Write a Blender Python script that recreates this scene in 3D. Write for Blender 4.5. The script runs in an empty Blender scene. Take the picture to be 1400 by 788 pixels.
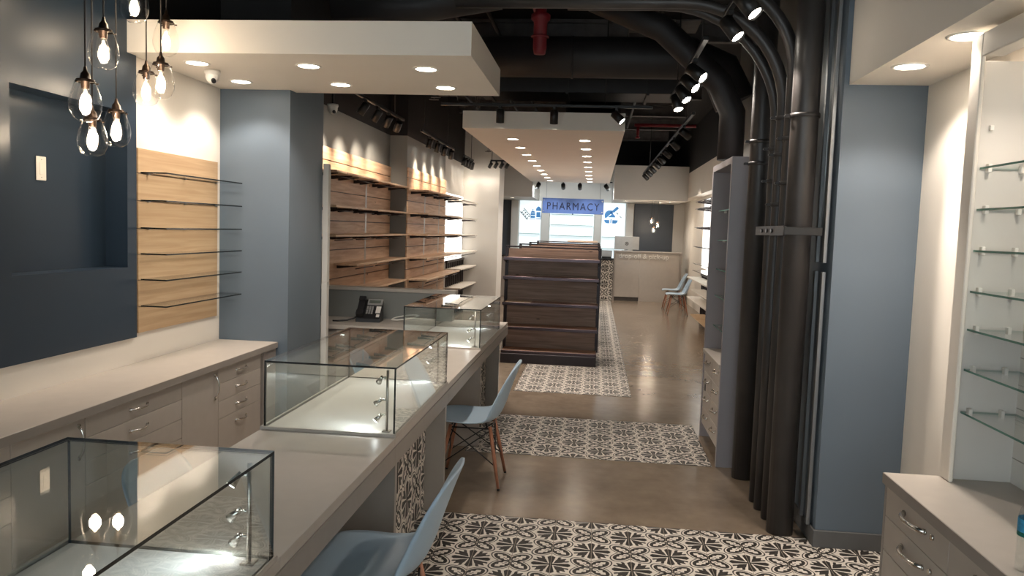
import bpy, math, random
from mathutils import Vector, Matrix
random.seed(7)
PI = math.pi
S = bpy.context.scene
COL = S.collection

# ------------------------------------------------------------------ camera
cam_d = bpy.data.cameras.new('camera'); cam = bpy.data.objects.new('camera', cam_d); COL.objects.link(cam)
cam_d.sensor_width = 36.0; cam_d.lens = 1062.24 * 36.0 / 1400.0; cam_d.clip_start = 0.05; cam_d.clip_end = 200
_y, _p, _r = math.radians(5.981), math.radians(4.365), math.radians(1.9586)
_f = Vector((-math.sin(_y) * math.cos(_p), math.cos(_y) * math.cos(_p), -math.sin(_p)))
_ri = Vector((math.cos(_y), math.sin(_y), 0)); _d = _f.cross(_ri)
_r2 = _ri * math.cos(_r) - _d * math.sin(_r); _u2 = -_f.cross(_r2)
cam.matrix_world = Matrix(((_r2.x, _u2.x, -_f.x, 0), (_r2.y, _u2.y, -_f.y, 0), (_r2.z, _u2.z, -_f.z, 1.70), (0, 0, 0, 1)))
S.camera = cam
# ------------------------------------------------------------------ world, exposure
W = bpy.data.worlds.new('sky'); S.world = W; W.use_nodes = True
W.node_tree.nodes['Background'].inputs[0].default_value = (0.87, 0.95, 1.0, 1)
W.node_tree.nodes['Background'].inputs[1].default_value = 2.2
S.view_settings.view_transform = 'Standard'; S.view_settings.look = 'None'
S.view_settings.gamma = 1.0; S.view_settings.use_curve_mapping = False
S.view_settings.exposure = 1.26
WARM = (1.0, 0.83, 0.66); NEUT = (1.0, 0.89, 0.79); COOL = (0.80, 0.92, 1.0)
K_DOWN = 21.0     # recessed downlights, watts
K_TRACK = 44.0    # track heads
K_PEND = 1.9      # filament bulbs
K_CASE = 0.8      # little case lamps

# ------------------------------------------------------------------ materials
def lin(c):
    return tuple(((v / 255) / 12.92 if v / 255 <= 0.04045 else ((v / 255 + 0.055) / 1.055) ** 2.4) for v in c)

class X:
    """tiny expression builder over Math nodes"""
    nt = None
    def __init__(s, k): s.k = k
    @staticmethod
    def op(o, *a):
        n = X.nt.nodes.new('ShaderNodeMath'); n.operation = o
        for i, v in enumerate(a):
            if isinstance(v, X): X.nt.links.new(v.k, n.inputs[i])
            else: n.inputs[i].default_value = float(v)
        return X(n.outputs[0])
    def __add__(s, o): return X.op('ADD', s, o)
    def __radd__(s, o): return X.op('ADD', o, s)
    def __sub__(s, o): return X.op('SUBTRACT', s, o)
    def __rsub__(s, o): return X.op('SUBTRACT', o, s)
    def __mul__(s, o): return X.op('MULTIPLY', s, o)
    def __rmul__(s, o): return X.op('MULTIPLY', o, s)
    def __truediv__(s, o): return X.op('DIVIDE', s, o)
    def __lt__(s, o): return X.op('LESS_THAN', s, o)
    def __gt__(s, o): return X.op('GREATER_THAN', s, o)
def xmax(a, b): return X.op('MAXIMUM', a, b)
def xmin(a, b): return X.op('MINIMUM', a, b)
def xif(c, a, b): return b + c * (a - b)

MATS = {}
def newmat(name):
    m = bpy.data.materials.new(name); m.use_nodes = True; nt = m.node_tree
    return m, nt, nt.nodes['Principled BSDF']
def setb(b, col=None, rough=.5, metal=0, spec=.5, emit=None, es=0):
    if col is not None: b.inputs['Base Color'].default_value = (*col, 1)
    b.inputs['Roughness'].default_value = rough; b.inputs['Metallic'].default_value = metal
    b.inputs['Specular IOR Level'].default_value = spec
    if emit: b.inputs['Emission Color'].default_value = (*emit, 1); b.inputs['Emission Strength'].default_value = es
def plain(name, rgb, rough=.5, metal=0, spec=.5, var=.06, scale=9., bump=0.0):
    m, nt, b = newmat(name); c = lin(rgb); setb(b, c, rough, metal, spec)
    tc = nt.nodes.new('ShaderNodeTexCoord'); nz = nt.nodes.new('ShaderNodeTexNoise')
    nz.inputs['Scale'].default_value = scale; nz.inputs['Detail'].default_value = 4
    nt.links.new(tc.outputs['Object'], nz.inputs['Vector'])
    rp = nt.nodes.new('ShaderNodeValToRGB'); nt.links.new(nz.outputs['Fac'], rp.inputs[0])
    rp.color_ramp.elements[0].position = .3; rp.color_ramp.elements[1].position = .7
    rp.color_ramp.elements[0].color = (*[v * (1 - var) for v in c], 1); rp.color_ramp.elements[1].color = (*[min(1, v * (1 + var)) for v in c], 1)
    nt.links.new(rp.outputs[0], b.inputs['Base Color'])
    if bump:
        bp = nt.nodes.new('ShaderNodeBump'); bp.inputs['Strength'].default_value = bump; bp.inputs['Distance'].default_value = .002
        nt.links.new(nz.outputs['Fac'], bp.inputs['Height']); nt.links.new(bp.outputs[0], b.inputs['Normal'])
    MATS[name] = m; return m
def wood(name, a, bcol, rough=.5, stretch=(1, 1, 14), scale=3., knots=False):
    m, nt, b = newmat(name); setb(b, lin(a), rough)
    tc = nt.nodes.new('ShaderNodeTexCoord'); mp = nt.nodes.new('ShaderNodeMapping'); mp.inputs['Scale'].default_value = stretch
    oi = nt.nodes.new('ShaderNodeObjectInfo'); va = nt.nodes.new('ShaderNodeVectorMath'); va.operation = 'ADD'
    sc = nt.nodes.new('ShaderNodeVectorMath'); sc.operation = 'SCALE'; sc.inputs[0].default_value = (7, 13, 5)
    nt.links.new(oi.outputs['Random'], sc.inputs['Scale']); nt.links.new(tc.outputs['Object'], va.inputs[0]); nt.links.new(sc.outputs[0], va.inputs[1])
    nt.links.new(va.outputs[0], mp.inputs[0])
    nz = nt.nodes.new('ShaderNodeTexNoise'); nz.inputs['Scale'].default_value = scale; nz.inputs['Detail'].default_value = 6; nz.inputs['Distortion'].default_value = .6
    nt.links.new(mp.outputs[0], nz.inputs[0])
    rp = nt.nodes.new('ShaderNodeValToRGB'); nt.links.new(nz.outputs['Fac'], rp.inputs[0])
    rp.color_ramp.elements[0].position = .32; rp.color_ramp.elements[1].position = .68
    rp.color_ramp.elements[0].color = (*lin(a), 1); rp.color_ramp.elements[1].color = (*lin(bcol), 1)
    out = rp.outputs[0]
    if knots:
        vo = nt.nodes.new('ShaderNodeTexVoronoi'); vo.inputs['Scale'].default_value = 2.2
        mp2 = nt.nodes.new('ShaderNodeMapping'); mp2.inputs['Scale'].default_value = (1, 1, 2.2) if stretch[2] > 1 else (1, 2.2, 1)
        nt.links.new(va.outputs[0], mp2.inputs[0]); nt.links.new(mp2.outputs[0], vo.inputs['Vector'])
        r2 = nt.nodes.new('ShaderNodeValToRGB'); r2.color_ramp.elements[0].position = .03; r2.color_ramp.elements[1].position = .09
        r2.color_ramp.elements[0].color = (.22, .2, .2, 1); r2.color_ramp.elements[1].color = (1, 1, 1, 1)
        nt.links.new(vo.outputs['Distance'], r2.inputs[0])
        mx = nt.nodes.new('ShaderNodeMixRGB'); mx.blend_type = 'MULTIPLY'; mx.inputs[0].default_value = 1
        nt.links.new(out, mx.inputs[1]); nt.links.new(r2.outputs[0], mx.inputs[2]); out = mx.outputs[0]
    nt.links.new(out, b.inputs['Base Color'])
    MATS[name] = m; return m
def emitter(name, col, strength):
    m, nt, b = newmat(name); setb(b, (.8, .8, .8), .5, emit=col, es=strength); MATS[name] = m; return m
def glass(name, tint, f0=.045, rough=0.0):
    """thin clear glass: Fresnel mix of transparency and mirror reflection"""
    m = bpy.data.materials.new(name); m.use_nodes = True; nt = m.node_tree; nt.nodes.clear(); X.nt = nt
    g = nt.nodes.new('ShaderNodeNewGeometry'); dp = nt.nodes.new('ShaderNodeVectorMath'); dp.operation = 'DOT_PRODUCT'
    nt.links.new(g.outputs['Normal'], dp.inputs[0]); nt.links.new(g.outputs['Incoming'], dp.inputs[1])
    c = X.op('ABSOLUTE', X(dp.outputs['Value'])); f = f0 + (1 - f0) * X.op('POWER', 1.0 - c, 5.0)
    t = nt.nodes.new('ShaderNodeBsdfTransparent'); t.inputs[0].default_value = (*tint, 1)
    gl = nt.nodes.new('ShaderNodeBsdfGlossy'); gl.inputs['Roughness'].default_value = rough; gl.inputs[0].default_value = (1, 1, 1, 1)
    mx = nt.nodes.new('ShaderNodeMixShader'); nt.links.new(f.k, mx.inputs[0]); nt.links.new(t.outputs[0], mx.inputs[1]); nt.links.new(gl.outputs[0], mx.inputs[2])
    o = nt.nodes.new('ShaderNodeOutputMaterial'); nt.links.new(mx.outputs[0], o.inputs[0])
    MATS[name] = m; return m
TS = 0.205
def tile_mat():
    m, nt, b = newmat('patterned_tile'); X.nt = nt
    tc = nt.nodes.new('ShaderNodeTexCoord'); sp = nt.nodes.new('ShaderNodeSeparateXYZ'); nt.links.new(tc.outputs['Object'], sp.inputs[0])
    u = X(sp.outputs[0]) / TS + .5; v = X(sp.outputs[1]) / TS + .5
    c = (u + v) > 1.0
    u, v = xif(c, 1.0 - v, u), xif(c, 1.0 - u, v)          # flower at (0,0)
    c = v > u
    u, v = xif(c, v, u), xif(c, u, v)                      # leaf corner at (1,0)
    a = ((1.0 - u) + v) * .7071; bb = ((1.0 - u) - v) * .7071
    e = X.op('SQRT', X.op('POWER', (a - .31) / .27, 2.0) + X.op('POWER', bb / .175, 2.0))
    ring = (e > 1.22) * (e < 1.37)
    t = xmin(xmax((a - .05) / .46, 0.0), 1.0)
    leafw = X.op('POWER', X.op('SINE', t * PI), .6) * (.078 + .026 * X.op('COSINE', a * 44.0))
    leaf = X.op('ABSOLUTE', bb) < leafw
    vein = (X.op('ABSOLUTE', bb) < .012) * (a < .28)
    inner = (e < 1.03) * (1.0 - leaf * (1.0 - vein))
    p = (u + v) * .7071; q = (u - v) * .7071
    armA = (v < (.03 + .17 * u)) * (u < .50 - 1.0 * X.op('ABSOLUTE', v - .03))
    jag = .05 * X.op('COSINE', p * 30.0)
    armB = (q < (.03 + .30 * p + jag * p)) * (p < (.47 + .06 * X.op('COSINE', q * 42.0)))
    gap = X.op('ABSOLUTE', v - (.02 + .30 * u)) < .026
    fl = xmax(armA, armB * (1.0 - gap)) * (e > 1.58)
    hub = X.op('SQRT', u * u + v * v) < .05
    dark = xmax(xmax(ring, inner), xmax(fl, hub))
    nz = nt.nodes.new('ShaderNodeTexNoise'); nz.inputs['Scale'].default_value = 60
    nt.links.new(tc.outputs['Object'], nz.inputs[0])
    dark = dark * (.93 + .07 * X(nz.outputs['Fac']))
    mx = nt.nodes.new('ShaderNodeMixRGB'); nt.links.new(dark.k, mx.inputs[0])
    mx.inputs[1].default_value = (*lin((222, 214, 203)), 1); mx.inputs[2].default_value = (*lin((32, 28, 26)), 1)
    nt.links.new(mx.outputs[0], b.inputs['Base Color']); b.inputs['Roughness'].default_value = .5; b.inputs['Specular IOR Level'].default_value = .3
    MATS['tile'] = m
tile_mat()
plain('white', (226, 218, 206), .6, var=.015, scale=3)
plain('offwhite', (205, 200, 192), .6, var=.015, scale=3)
plain('bluegrey', (95, 107, 118), .45, var=.03, scale=2)
plain('navy', (36, 50, 64), .36, var=.04, scale=2)
plain('grey_laminate', (146, 141, 144), .4, var=.02)
plain('greywall', (126, 127, 124), .5, var=.03, scale=2)
plain('darkpanel', (62, 68, 76), .3, var=.05, scale=3)
plain('black_ceiling', (24, 23, 25), .8, var=.2, scale=5)
plain('duct_black', (36, 34, 35), .55, var=.2, scale=6)
plain('pipe_black', (58, 54, 52), .42, var=.12, scale=7, bump=.2)
plain('rust_red', (120, 22, 32), .5, var=.1)
plain('strut', (150, 152, 154), .35, .8)
plain('track_black', (26, 25, 25), .4)
plain('laminate', (182, 173, 163), .38, var=.03, scale=12)
plain('laminate_dark', (150, 141, 133), .4, var=.03, scale=12)
plain('apron', (150, 142, 134), .4, var=.03, scale=12)
plain('kick', (70, 66, 62), .5)
plain('baseboard', (92, 92, 92), .5)
plain('chrome', (215, 212, 205), .22, 1)
plain('nickel', (178, 172, 164), .3, 1)
plain('steel', (150, 150, 152), .35, 1)
plain('gunmetal', (52, 46, 48), .4, .6)
plain('rail_steel', (74, 63, 66), .28, .85)
plain('brass_dark', (70, 56, 46), .35, .8)
plain('cord_black', (30, 26, 24), .6)
plain('shell', (170, 190, 205), .42, var=.02)
plain('chair_wood', (168, 112, 84), .5, var=.1, scale=25)
plain('wire_black', (24, 24, 25), .4, .3)
plain('plastic_black', (30, 30, 32), .4)
plain('plastic_grey', (150, 150, 148), .45)
plain('plastic_white', (228, 224, 216), .4, var=.01)
plain('lcd', (96, 104, 96), .3)
plain('grout', (150, 140, 128), .8)
plain('glass_edge_dark', (14, 20, 20), .25)
plain('glass_edge_green', (96, 138, 124), .25)
plain('sign_blue', (88, 120, 190), .3, var=.05)
plain('sign_navy', (30, 42, 78), .4)
emitter('icon_blue_glow', lin((58, 122, 176)), .15); MATS['icon_blue_glow'].node_tree.nodes['Principled BSDF'].inputs['Base Color'].default_value = (*lin((58, 122, 176)), 1)  # faint glow added so the emblems stay blue against the bright panels
plain('icon_grey', (120, 124, 128), .5)
plain('paper', (226, 206, 182), .7)
plain('green_label', (26, 110, 96), .5, var=.2, scale=40)
plain('teal_label', (60, 150, 190), .5, var=.25, scale=60)
plain('joist', (86, 82, 80), .7, var=.2)
wood('oak', (196, 166, 130), (178, 146, 110), .55, (1, .6, 16), 2.5)
wood('pine', (220, 190, 160), (190, 152, 122), .5, (1, .7, 10), 2.6, True)
wood('pine_flat', (222, 196, 168), (196, 160, 130), .5, (8, .7, 1), 2.6, True)
wood('rustic', (176, 152, 136), (132, 112, 100), .55, (.6, 1, 12), 3., True)
wood('rustic_flat', (196, 160, 138), (150, 118, 100), .55, (.6, 12, 1), 3., True)
emitter('lamp_warm', (1.0, .9, .76), 14)
emitter('lamp_spot', (1.0, .92, .8), 20)
emitter('filament', (1.0, .80, .55), 26)
emitter('case_led', (.95, .98, 1.0), 25)
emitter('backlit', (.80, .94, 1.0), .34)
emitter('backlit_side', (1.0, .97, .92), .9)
glass('case_glass', (.955, .975, .965))
glass('shelf_glass', (.975, .985, .98))
glass('bulb_glass', (.985, .975, .96), .05)
glass('window_glass', (.97, .98, .98))
glass('bottle_plastic', (.93, .95, .95), .06, .05)
def floor_mat():
    m, nt, b = newmat('concrete'); tc = nt.nodes.new('ShaderNodeTexCoord')
    n1 = nt.nodes.new('ShaderNodeTexNoise'); n1.inputs['Scale'].default_value = 1.3; n1.inputs['Detail'].default_value = 8; n1.inputs['Roughness'].default_value = .6
    n2 = nt.nodes.new('ShaderNodeTexNoise'); n2.inputs['Scale'].default_value = 14; n2.inputs['Detail'].default_value = 6
    for n in (n1, n2): nt.links.new(tc.outputs['Object'], n.inputs[0])
    r = nt.nodes.new('ShaderNodeValToRGB'); r.color_ramp.elements[0].position = .3; r.color_ramp.elements[1].position = .72
    r.color_ramp.elements[0].color = (*lin((114, 100, 86)), 1); r.color_ramp.elements[1].color = (*lin((152, 136, 118)), 1)
    nt.links.new(n1.outputs['Fac'], r.inputs[0])
    r2 = nt.nodes.new('ShaderNodeValToRGB'); r2.color_ramp.elements[0].color = (.86, .86, .86, 1); r2.color_ramp.elements[1].color = (1.08, 1.08, 1.08, 1)
    nt.links.new(n2.outputs['Fac'], r2.inputs[0])
    mx = nt.nodes.new('ShaderNodeMixRGB'); mx.blend_type = 'MULTIPLY'; mx.inputs[0].default_value = 1
    nt.links.new(r.outputs[0], mx.inputs[1]); nt.links.new(r2.outputs[0], mx.inputs[2]); nt.links.new(mx.outputs[0], b.inputs['Base Color'])
    X.nt = nt; ro = .13 + .15 * X(n2.outputs['Fac']); nt.links.new(ro.k, b.inputs['Roughness'])
    bp = nt.nodes.new('ShaderNodeBump'); bp.inputs['Strength'].default_value = .12; bp.inputs['Distance'].default_value = .004
    nt.links.new(n2.outputs['Fac'], bp.inputs['Height']); nt.links.new(bp.outputs[0], b.inputs['Normal'])
    MATS['concrete'] = m
floor_mat()

# ------------------------------------------------------------------ geometry helpers
class MB:
    def __init__(s): s.v = []; s.f = []; s.m = []; s.sm = []
    def add(s, vs, fs, mi=0, smooth=False):
        o = len(s.v); s.v += [tuple(p) for p in vs]; s.f += [tuple(i + o for i in f) for f in fs]
        s.m += [mi] * len(fs); s.sm += [smooth] * len(fs); return s
    def box(s, x0, x1, y0, y1, z0, z1, c=0.0, mi=0):
        if c <= 0:
            vs = [(x, y, z) for z in (z0, z1) for y in (y0, y1) for x in (x0, x1)]
            return s.add(vs, [(0, 2, 3, 1), (4, 5, 7, 6), (0, 1, 5, 4), (2, 6, 7, 3), (0, 4, 6, 2), (1, 3, 7, 5)], mi)
        c = min(c, (x1 - x0) / 2.2, (y1 - y0) / 2.2, (z1 - z0) / 2.2)
        vs = []; idx = {}
        for ix, sx in ((0, 1), (1, -1)):
            for iy, sy in ((0, 1), (1, -1)):
                for iz, sz in ((0, 1), (1, -1)):
                    X_, Y_, Z_ = (x0, x1)[ix], (y0, y1)[iy], (z0, z1)[iz]
                    idx[ix, iy, iz, 0] = len(vs); vs.append((X_, Y_ + sy * c, Z_ + sz * c))
                    idx[ix, iy, iz, 1] = len(vs); vs.append((X_ + sx * c, Y_, Z_ + sz * c))
                    idx[ix, iy, iz, 2] = len(vs); vs.append((X_ + sx * c, Y_ + sy * c, Z_))
        g = lambda *k: idx[k]; fs = []
        cx, cy, cz = (x0 + x1) / 2, (y0 + y1) / 2, (z0 + z1) / 2
        for i in (0, 1):
            fs.append([g(i, 0, 0, 0), g(i, 1, 0, 0), g(i, 1, 1, 0), g(i, 0, 1, 0)])
            fs.append([g(0, i, 0, 1), g(1, i, 0, 1), g(1, i, 1, 1), g(0, i, 1, 1)])
            fs.append([g(0, 0, i, 2), g(1, 0, i, 2), g(1, 1, i, 2), g(0, 1, i, 2)])
            for j in (0, 1):
                fs.append([g(i, j, 0, 0), g(i, j, 1, 0), g(i, j, 1, 1), g(i, j, 0, 1)])
                fs.append([g(i, 0, j, 0), g(i, 1, j, 0), g(i, 1, j, 2), g(i, 0, j, 2)])
                fs.append([g(0, i, j, 1), g(1, i, j, 1), g(1, i, j, 2), g(0, i, j, 2)])
                for k in (0, 1): fs.append([g(i, j, k, 0), g(i, j, k, 1), g(i, j, k, 2)])
        out = []
        for f in fs:
            a, b, d = (Vector(vs[f[0]]), Vector(vs[f[1]]), Vector(vs[f[2]]))
            ctr = sum((Vector(vs[i]) for i in f), Vector()) / len(f)
            if (b - a).cross(d - a).dot(ctr - Vector((cx, cy, cz))) < 0: f = f[::-1]
            out.append(tuple(f))
        return s.add(vs, out, mi)
    def frame(s, d):
        d = Vector(d).normalized(); a = Vector((0, 0, 1)) if abs(d.z) < .9 else Vector((1, 0, 0))
        u = d.cross(a).normalized(); return u, d.cross(u).normalized(), d
    def tube(s, pts, r, n=10, mi=0, cap=True, smooth=True):
        pts = [Vector(p) for p in pts]; rs = r if isinstance(r, (list, tuple)) else [r] * len(pts)
        u = None; vs = []
        for i, p in enumerate(pts):
            d = (pts[min(i + 1, len(pts) - 1)] - pts[max(i - 1, 0)]).normalized()
            if u is None: u, w, _ = s.frame(d)
            else:
                u = (u - d * u.dot(d)).normalized(); w = d.cross(u)
            for k in range(n):
                t = 2 * PI * k / n; vs.append(p + (u * math.cos(t) + w * math.sin(t)) * rs[i])
        fs = []
        for i in range(len(pts) - 1):
            for k in range(n):
                a, b = i * n + k, i * n + (k + 1) % n; fs.append((a, b, b + n, a + n))
        s.add(vs, fs, mi, smooth)
        if cap:
            o = len(s.v) - len(vs)
            s.f += [tuple(o + k for k in reversed(range(n))), tuple(o + (len(pts) - 1) * n + k for k in range(n))]
            s.m += [mi, mi]; s.sm += [False, False]
        return s
    def cyl(s, p0, p1, r, n=16, mi=0, r1=None):
        return s.tube([p0, p1], [r, r if r1 is None else r1], n, mi)
    def lathe(s, prof, n=20, c=(0, 0, 0), mi=0, smooth=True, axis=(0, 0, 1)):
        u, w, d = s.frame(axis); c = Vector(c); vs = []
        if tuple(axis) == (0, 0, 1): u, w = Vector((1, 0, 0)), Vector((0, 1, 0))
        for r, h in prof:
            for k in range(n):
                t = 2 * PI * k / n; vs.append(c + (u * math.cos(t) + w * math.sin(t)) * r + d * h)
        fs = []
        for i in range(len(prof) - 1):
            for k in range(n):
                a, b = i * n + k, i * n + (k + 1) % n; fs.append((a, b, b + n, a + n))
        return s.add(vs, fs, mi, smooth)
    def prism(s, poly, z0, z1, mi=0, plane='xy', at=None):
        n = len(poly)
        if plane == 'xy': vs = [(x, y, z0) for x, y in poly] + [(x, y, z1) for x, y in poly]
        elif plane == 'xz': vs = [(x, z0, y) for x, y in poly] + [(x, z1, y) for x, y in poly]
        else: vs = [(z0, x, y) for x, y in poly] + [(z1, x, y) for x, y in poly]
        fs = [tuple(reversed(range(n))), tuple(range(n, 2 * n))] + [(i, (i + 1) % n, (i + 1) % n + n, i + n) for i in range(n)]
        return s.add(vs, fs, mi)
    def mesh(s, name, mats):
        me = bpy.data.meshes.new(name); me.from_pydata(s.v, [], s.f); me.update()
        for m in (mats if isinstance(mats, (list, tuple)) else [mats]): me.materials.append(MATS[m])
        for p, mi, sm in zip(me.polygons, s.m, s.sm): p.material_index = mi; p.use_smooth = sm
        return me
def link(name, data, parent=None, loc=None, rot=None):
    o = bpy.data.objects.new(name, data); COL.objects.link(o)
    if parent is not None: o.parent = parent
    if loc is not None: o.location = loc
    if rot is not None: o.rotation_euler = rot
    return o
def ob(name, mb, mats, parent=None, loc=None, rot=None):
    return link(name, mb.mesh(name, mats), parent, loc, rot)
def tag(o, label, cat, group=None):
    o['label'] = label; o['category'] = cat
    if group: o['group'] = group
    return o
def thing(name, label, cat, loc=(0, 0, 0), rz=0, group=None):
    o = link(name, None, None, loc, (0, 0, rz)); o.empty_display_size = .05; return tag(o, label, cat, group)
def struct(name, mb, mats, parent=None, loc=None):
    o = ob(name, mb, mats, parent, loc)
    if parent is None: o['kind'] = 'structure'
    return o
def dup(o, parent=None, loc=None, rz=None, label=None):
    c = o.copy(); COL.objects.link(c); c.parent = parent
    if loc is not None: c.location = loc
    if rz is not None: c.rotation_euler = (0, 0, rz)
    if label: c['label'] = label
    for ch in list(o.children): dup(ch, c)
    return c
B = lambda *a, **k: MB().box(*a, **k)
ORD = ['first', 'second', 'third', 'fourth', 'fifth', 'sixth', 'seventh', 'eighth', 'ninth', 'tenth']
def spot(name, parent, loc, direction, watts, col, angle=70, blend=.6, radius=.03):
    l = bpy.data.lights.new(name, 'SPOT'); l.energy = watts; l.color = col; l.spot_size = math.radians(angle); l.spot_blend = blend if angle != 72 else 1.0; l.shadow_soft_size = radius
    o = link(name, l, parent, loc); o.rotation_euler = Vector(direction).to_track_quat('-Z', 'Y').to_euler(); return o
def point(name, parent, loc, watts, col, radius=.03):
    l = bpy.data.lights.new(name, 'POINT'); l.energy = watts; l.color = col; l.shadow_soft_size = radius
    return link(name, l, parent, loc)
def pane(name, parent, x0, x1, y0, y1, z0, z1, g='case_glass', e='glass_edge_dark'):
    d = [x1 - x0, y1 - y0, z1 - z0]; ax = d.index(min(d)); mb = B(x0, x1, y0, y1, z0, z1)
    pair = {0: (4, 5), 1: (2, 3), 2: (0, 1)}[ax]
    mb.m = [0 if i in pair else 1 for i in range(6)]
    return ob(name, mb, [g, e], parent)

# ================================================================== SETTING
LW, RW = -2.9, 1.70
fl = struct('floor', B(-3.3, 2.9, -2.6, 21.3, -.1, 0), 'concrete')
# patterned tile bands let into the floor
tile_me = B(-.1008, .1008, -.1008, .1008, 0, .004, .001).mesh('tile', 'tile')
def lay(x0, nx, y0, ny, par=0):
    ob('tile_bed', B(x0, x0 + nx * TS, y0, y0 + ny * TS, 0, .0025), 'grout', fl)
    for i in range(nx):
        for j in range(ny):
            link('tile', tile_me, fl, (x0 + (i + .5) * TS, y0 + (j + .5) * TS, .0005), (0, 0, PI / 2 * ((i + j + par) % 2)))
lay(-.977, 13, 3.225, 6, 1)
lay(-.92, 9, 5.735, 6, 0)
lay(-.79, 6, 8.03, 8, 0)
lay(.03, 2, 9.67, 47, 0)
ob('tile_bed', B(-.79, .03, 9.67, 19.3, 0, .0025), 'grout', fl)
# shell
struct('ceiling', B(-3.3, 2.9, -2.6, 21.3, 4.1, 4.2), 'black_ceiling')
struct('wall_left', B(-3.1, LW - .0005, 4.631, 5.77, 0, 2.885), 'white')
struct('wall_left_top', B(-3.1, LW - .0005, 4.631, 5.77, 2.886, 4.1), 'black_ceiling')
struct('wall_left_base', B(-3.1, LW, -2.6, 4.63, 0, .93), 'white')
w = MB(); xb0, xb1 = -3.1, -2.875
w.box(xb0, xb1, -2.6, 3.57, .93, 4.1); w.box(xb0, xb1, 4.535, 4.63, .93, 4.1); w.box(xb0, xb1, 3.57, 4.535, .93, 1.38); w.box(xb0, xb1, 3.57, 4.535, 2.33, 4.1)
w.box(-3.1, -3.02, 3.57, 4.535, 1.38, 2.33)
struct('wall_left_navy', w, 'navy')
struct('wall_left_column', B(-3.1, -2.345, 5.772, 6.5, 0, 3.0), 'bluegrey')
struct('wall_left_column_top', B(-3.1, -2.345, 5.772, 6.5, 3.001, 4.1), 'black_ceiling')
w = MB(); w.box(-3.1, -2.925, 6.5, 10.795, 0, 2.95)
struct('wall_left_middle', w, 'greywall')
struct('wall_left_upper', MB().box(-3.1, -2.925, 6.5, 10.795, 2.951, 4.1), 'black_ceiling')
struct('wall_left_step', B(-3.1, -2.675, 10.80, 13.60, 0, 2.95), 'greywall')
struct('wall_left_step_upper', B(-3.1, -2.675, 10.80, 15.49, 2.951, 4.1), 'black_ceiling')
struct('wall_left_far', B(-3.1, -2.675, 13.601, 15.49, 0, 2.95), 'offwhite')
struct('wall_left_pier', B(-3.1, -1.95, 15.5, 16.3, 0, 4.1), 'offwhite')
struct('wall_left_end', B(-3.1, -2.9, 16.3, 21.0, 0, 4.1), 'offwhite')
struct('wall_back', B(-3.1, 2.6, 21.0, 21.2, 0, 3.3), 'offwhite')
struct('wall_back_upper', B(-3.1, 2.6, 21.0, 21.2, 3.301, 4.1), 'black_ceiling')
struct('wall_right', B(RW, 1.9, -2.6, 4.34, 0, 4.1), 'white')
struct('wall_right_column', B(1.275, 1.9, 4.342, 5.35, 0, 4.1), 'bluegrey')
struct('wall_right_middle', B(1.45, 1.9, 5.352, 8.6, 0, 4.1), 'greywall')
w = MB(); w.box(2.32, 2.6, 8.6, 21.0, 0, 3.12)
struct('wall_right_upper', B(2.1, 2.6, 8.6, 21.0, 3.121, 4.1), 'black_ceiling')
struct('wall_right_return', B(1.9, 2.6, 8.4, 8.599, 0, 4.1), 'greywall')
struct('wall_right_far', w, 'white')
w = MB(); w.box(1.262, 1.275, 4.33, 5.35, 0, .10, .003); w.box(1.262, 1.70, 4.328, 4.342, 0, .10, .003)
struct('baseboard_right', w, 'baseboard')
# storefront behind the camera
w = MB(); w.box(-3.1, 1.9, -2.6, -2.45, 0, .35); w.box(-3.1, 1.9, -2.6, -2.45, 3.0, 4.1)
for x0, x1 in ((-3.1, -2.6), (-.9, -.75), (.5, .65), (1.5, 1.9)): w.box(x0, x1, -2.6, -2.45, .35, 3.0)
struct('wall_front', w, 'greywall')
for i, (x0, x1) in enumerate(((-2.6, -.9), (-.75, .5), (.65, 1.5))):
    o = struct('window_%d' % (i + 1), MB().box(x0, x1, -2.55, -2.5, .35, .41).box(x0, x1, -2.55, -2.5, 2.94, 3.0).box(x0, x0 + .05, -2.55, -2.5, .41, 2.94).box(x1 - .05, x1, -2.55, -2.5, .41, 2.94), 'gunmetal')
    pane('pane', o, x0 + .05, x1 - .05, -2.53, -2.52, .41, 2.94, 'window_glass')
# soffits and hung ceiling panels
cp = MB().prism([(-2.895, 4.535), (-.76, 4.535), (-.76, 5.88), (-2.34, 5.88), (-2.34, 5.768), (-2.895, 5.768)], 2.69, 2.885)
struct('ceiling_panel_left', cp, 'white')
struct('ceiling_panel_middle', B(-1.52, .27, 8.64, 17.95, 2.80, 2.99), 'white')
struct('ceiling_soffit_right', B(1.30, 1.70, -2.45, 4.34, 2.52, 4.1), 'white')
struct('ceiling_soffit_far_right', B(2.1, 2.32, 8.6, 21.0, 2.54, 3.12), 'white')
struct('ceiling_soffit_back_left', B(-2.9, -1.54, 18.5, 21.0, 2.475, 3.27), 'offwhite')
struct('ceiling_soffit_back_right', B(.39, 2.1, 18.5, 21.0, 2.475, 3.27), 'offwhite')

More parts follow.
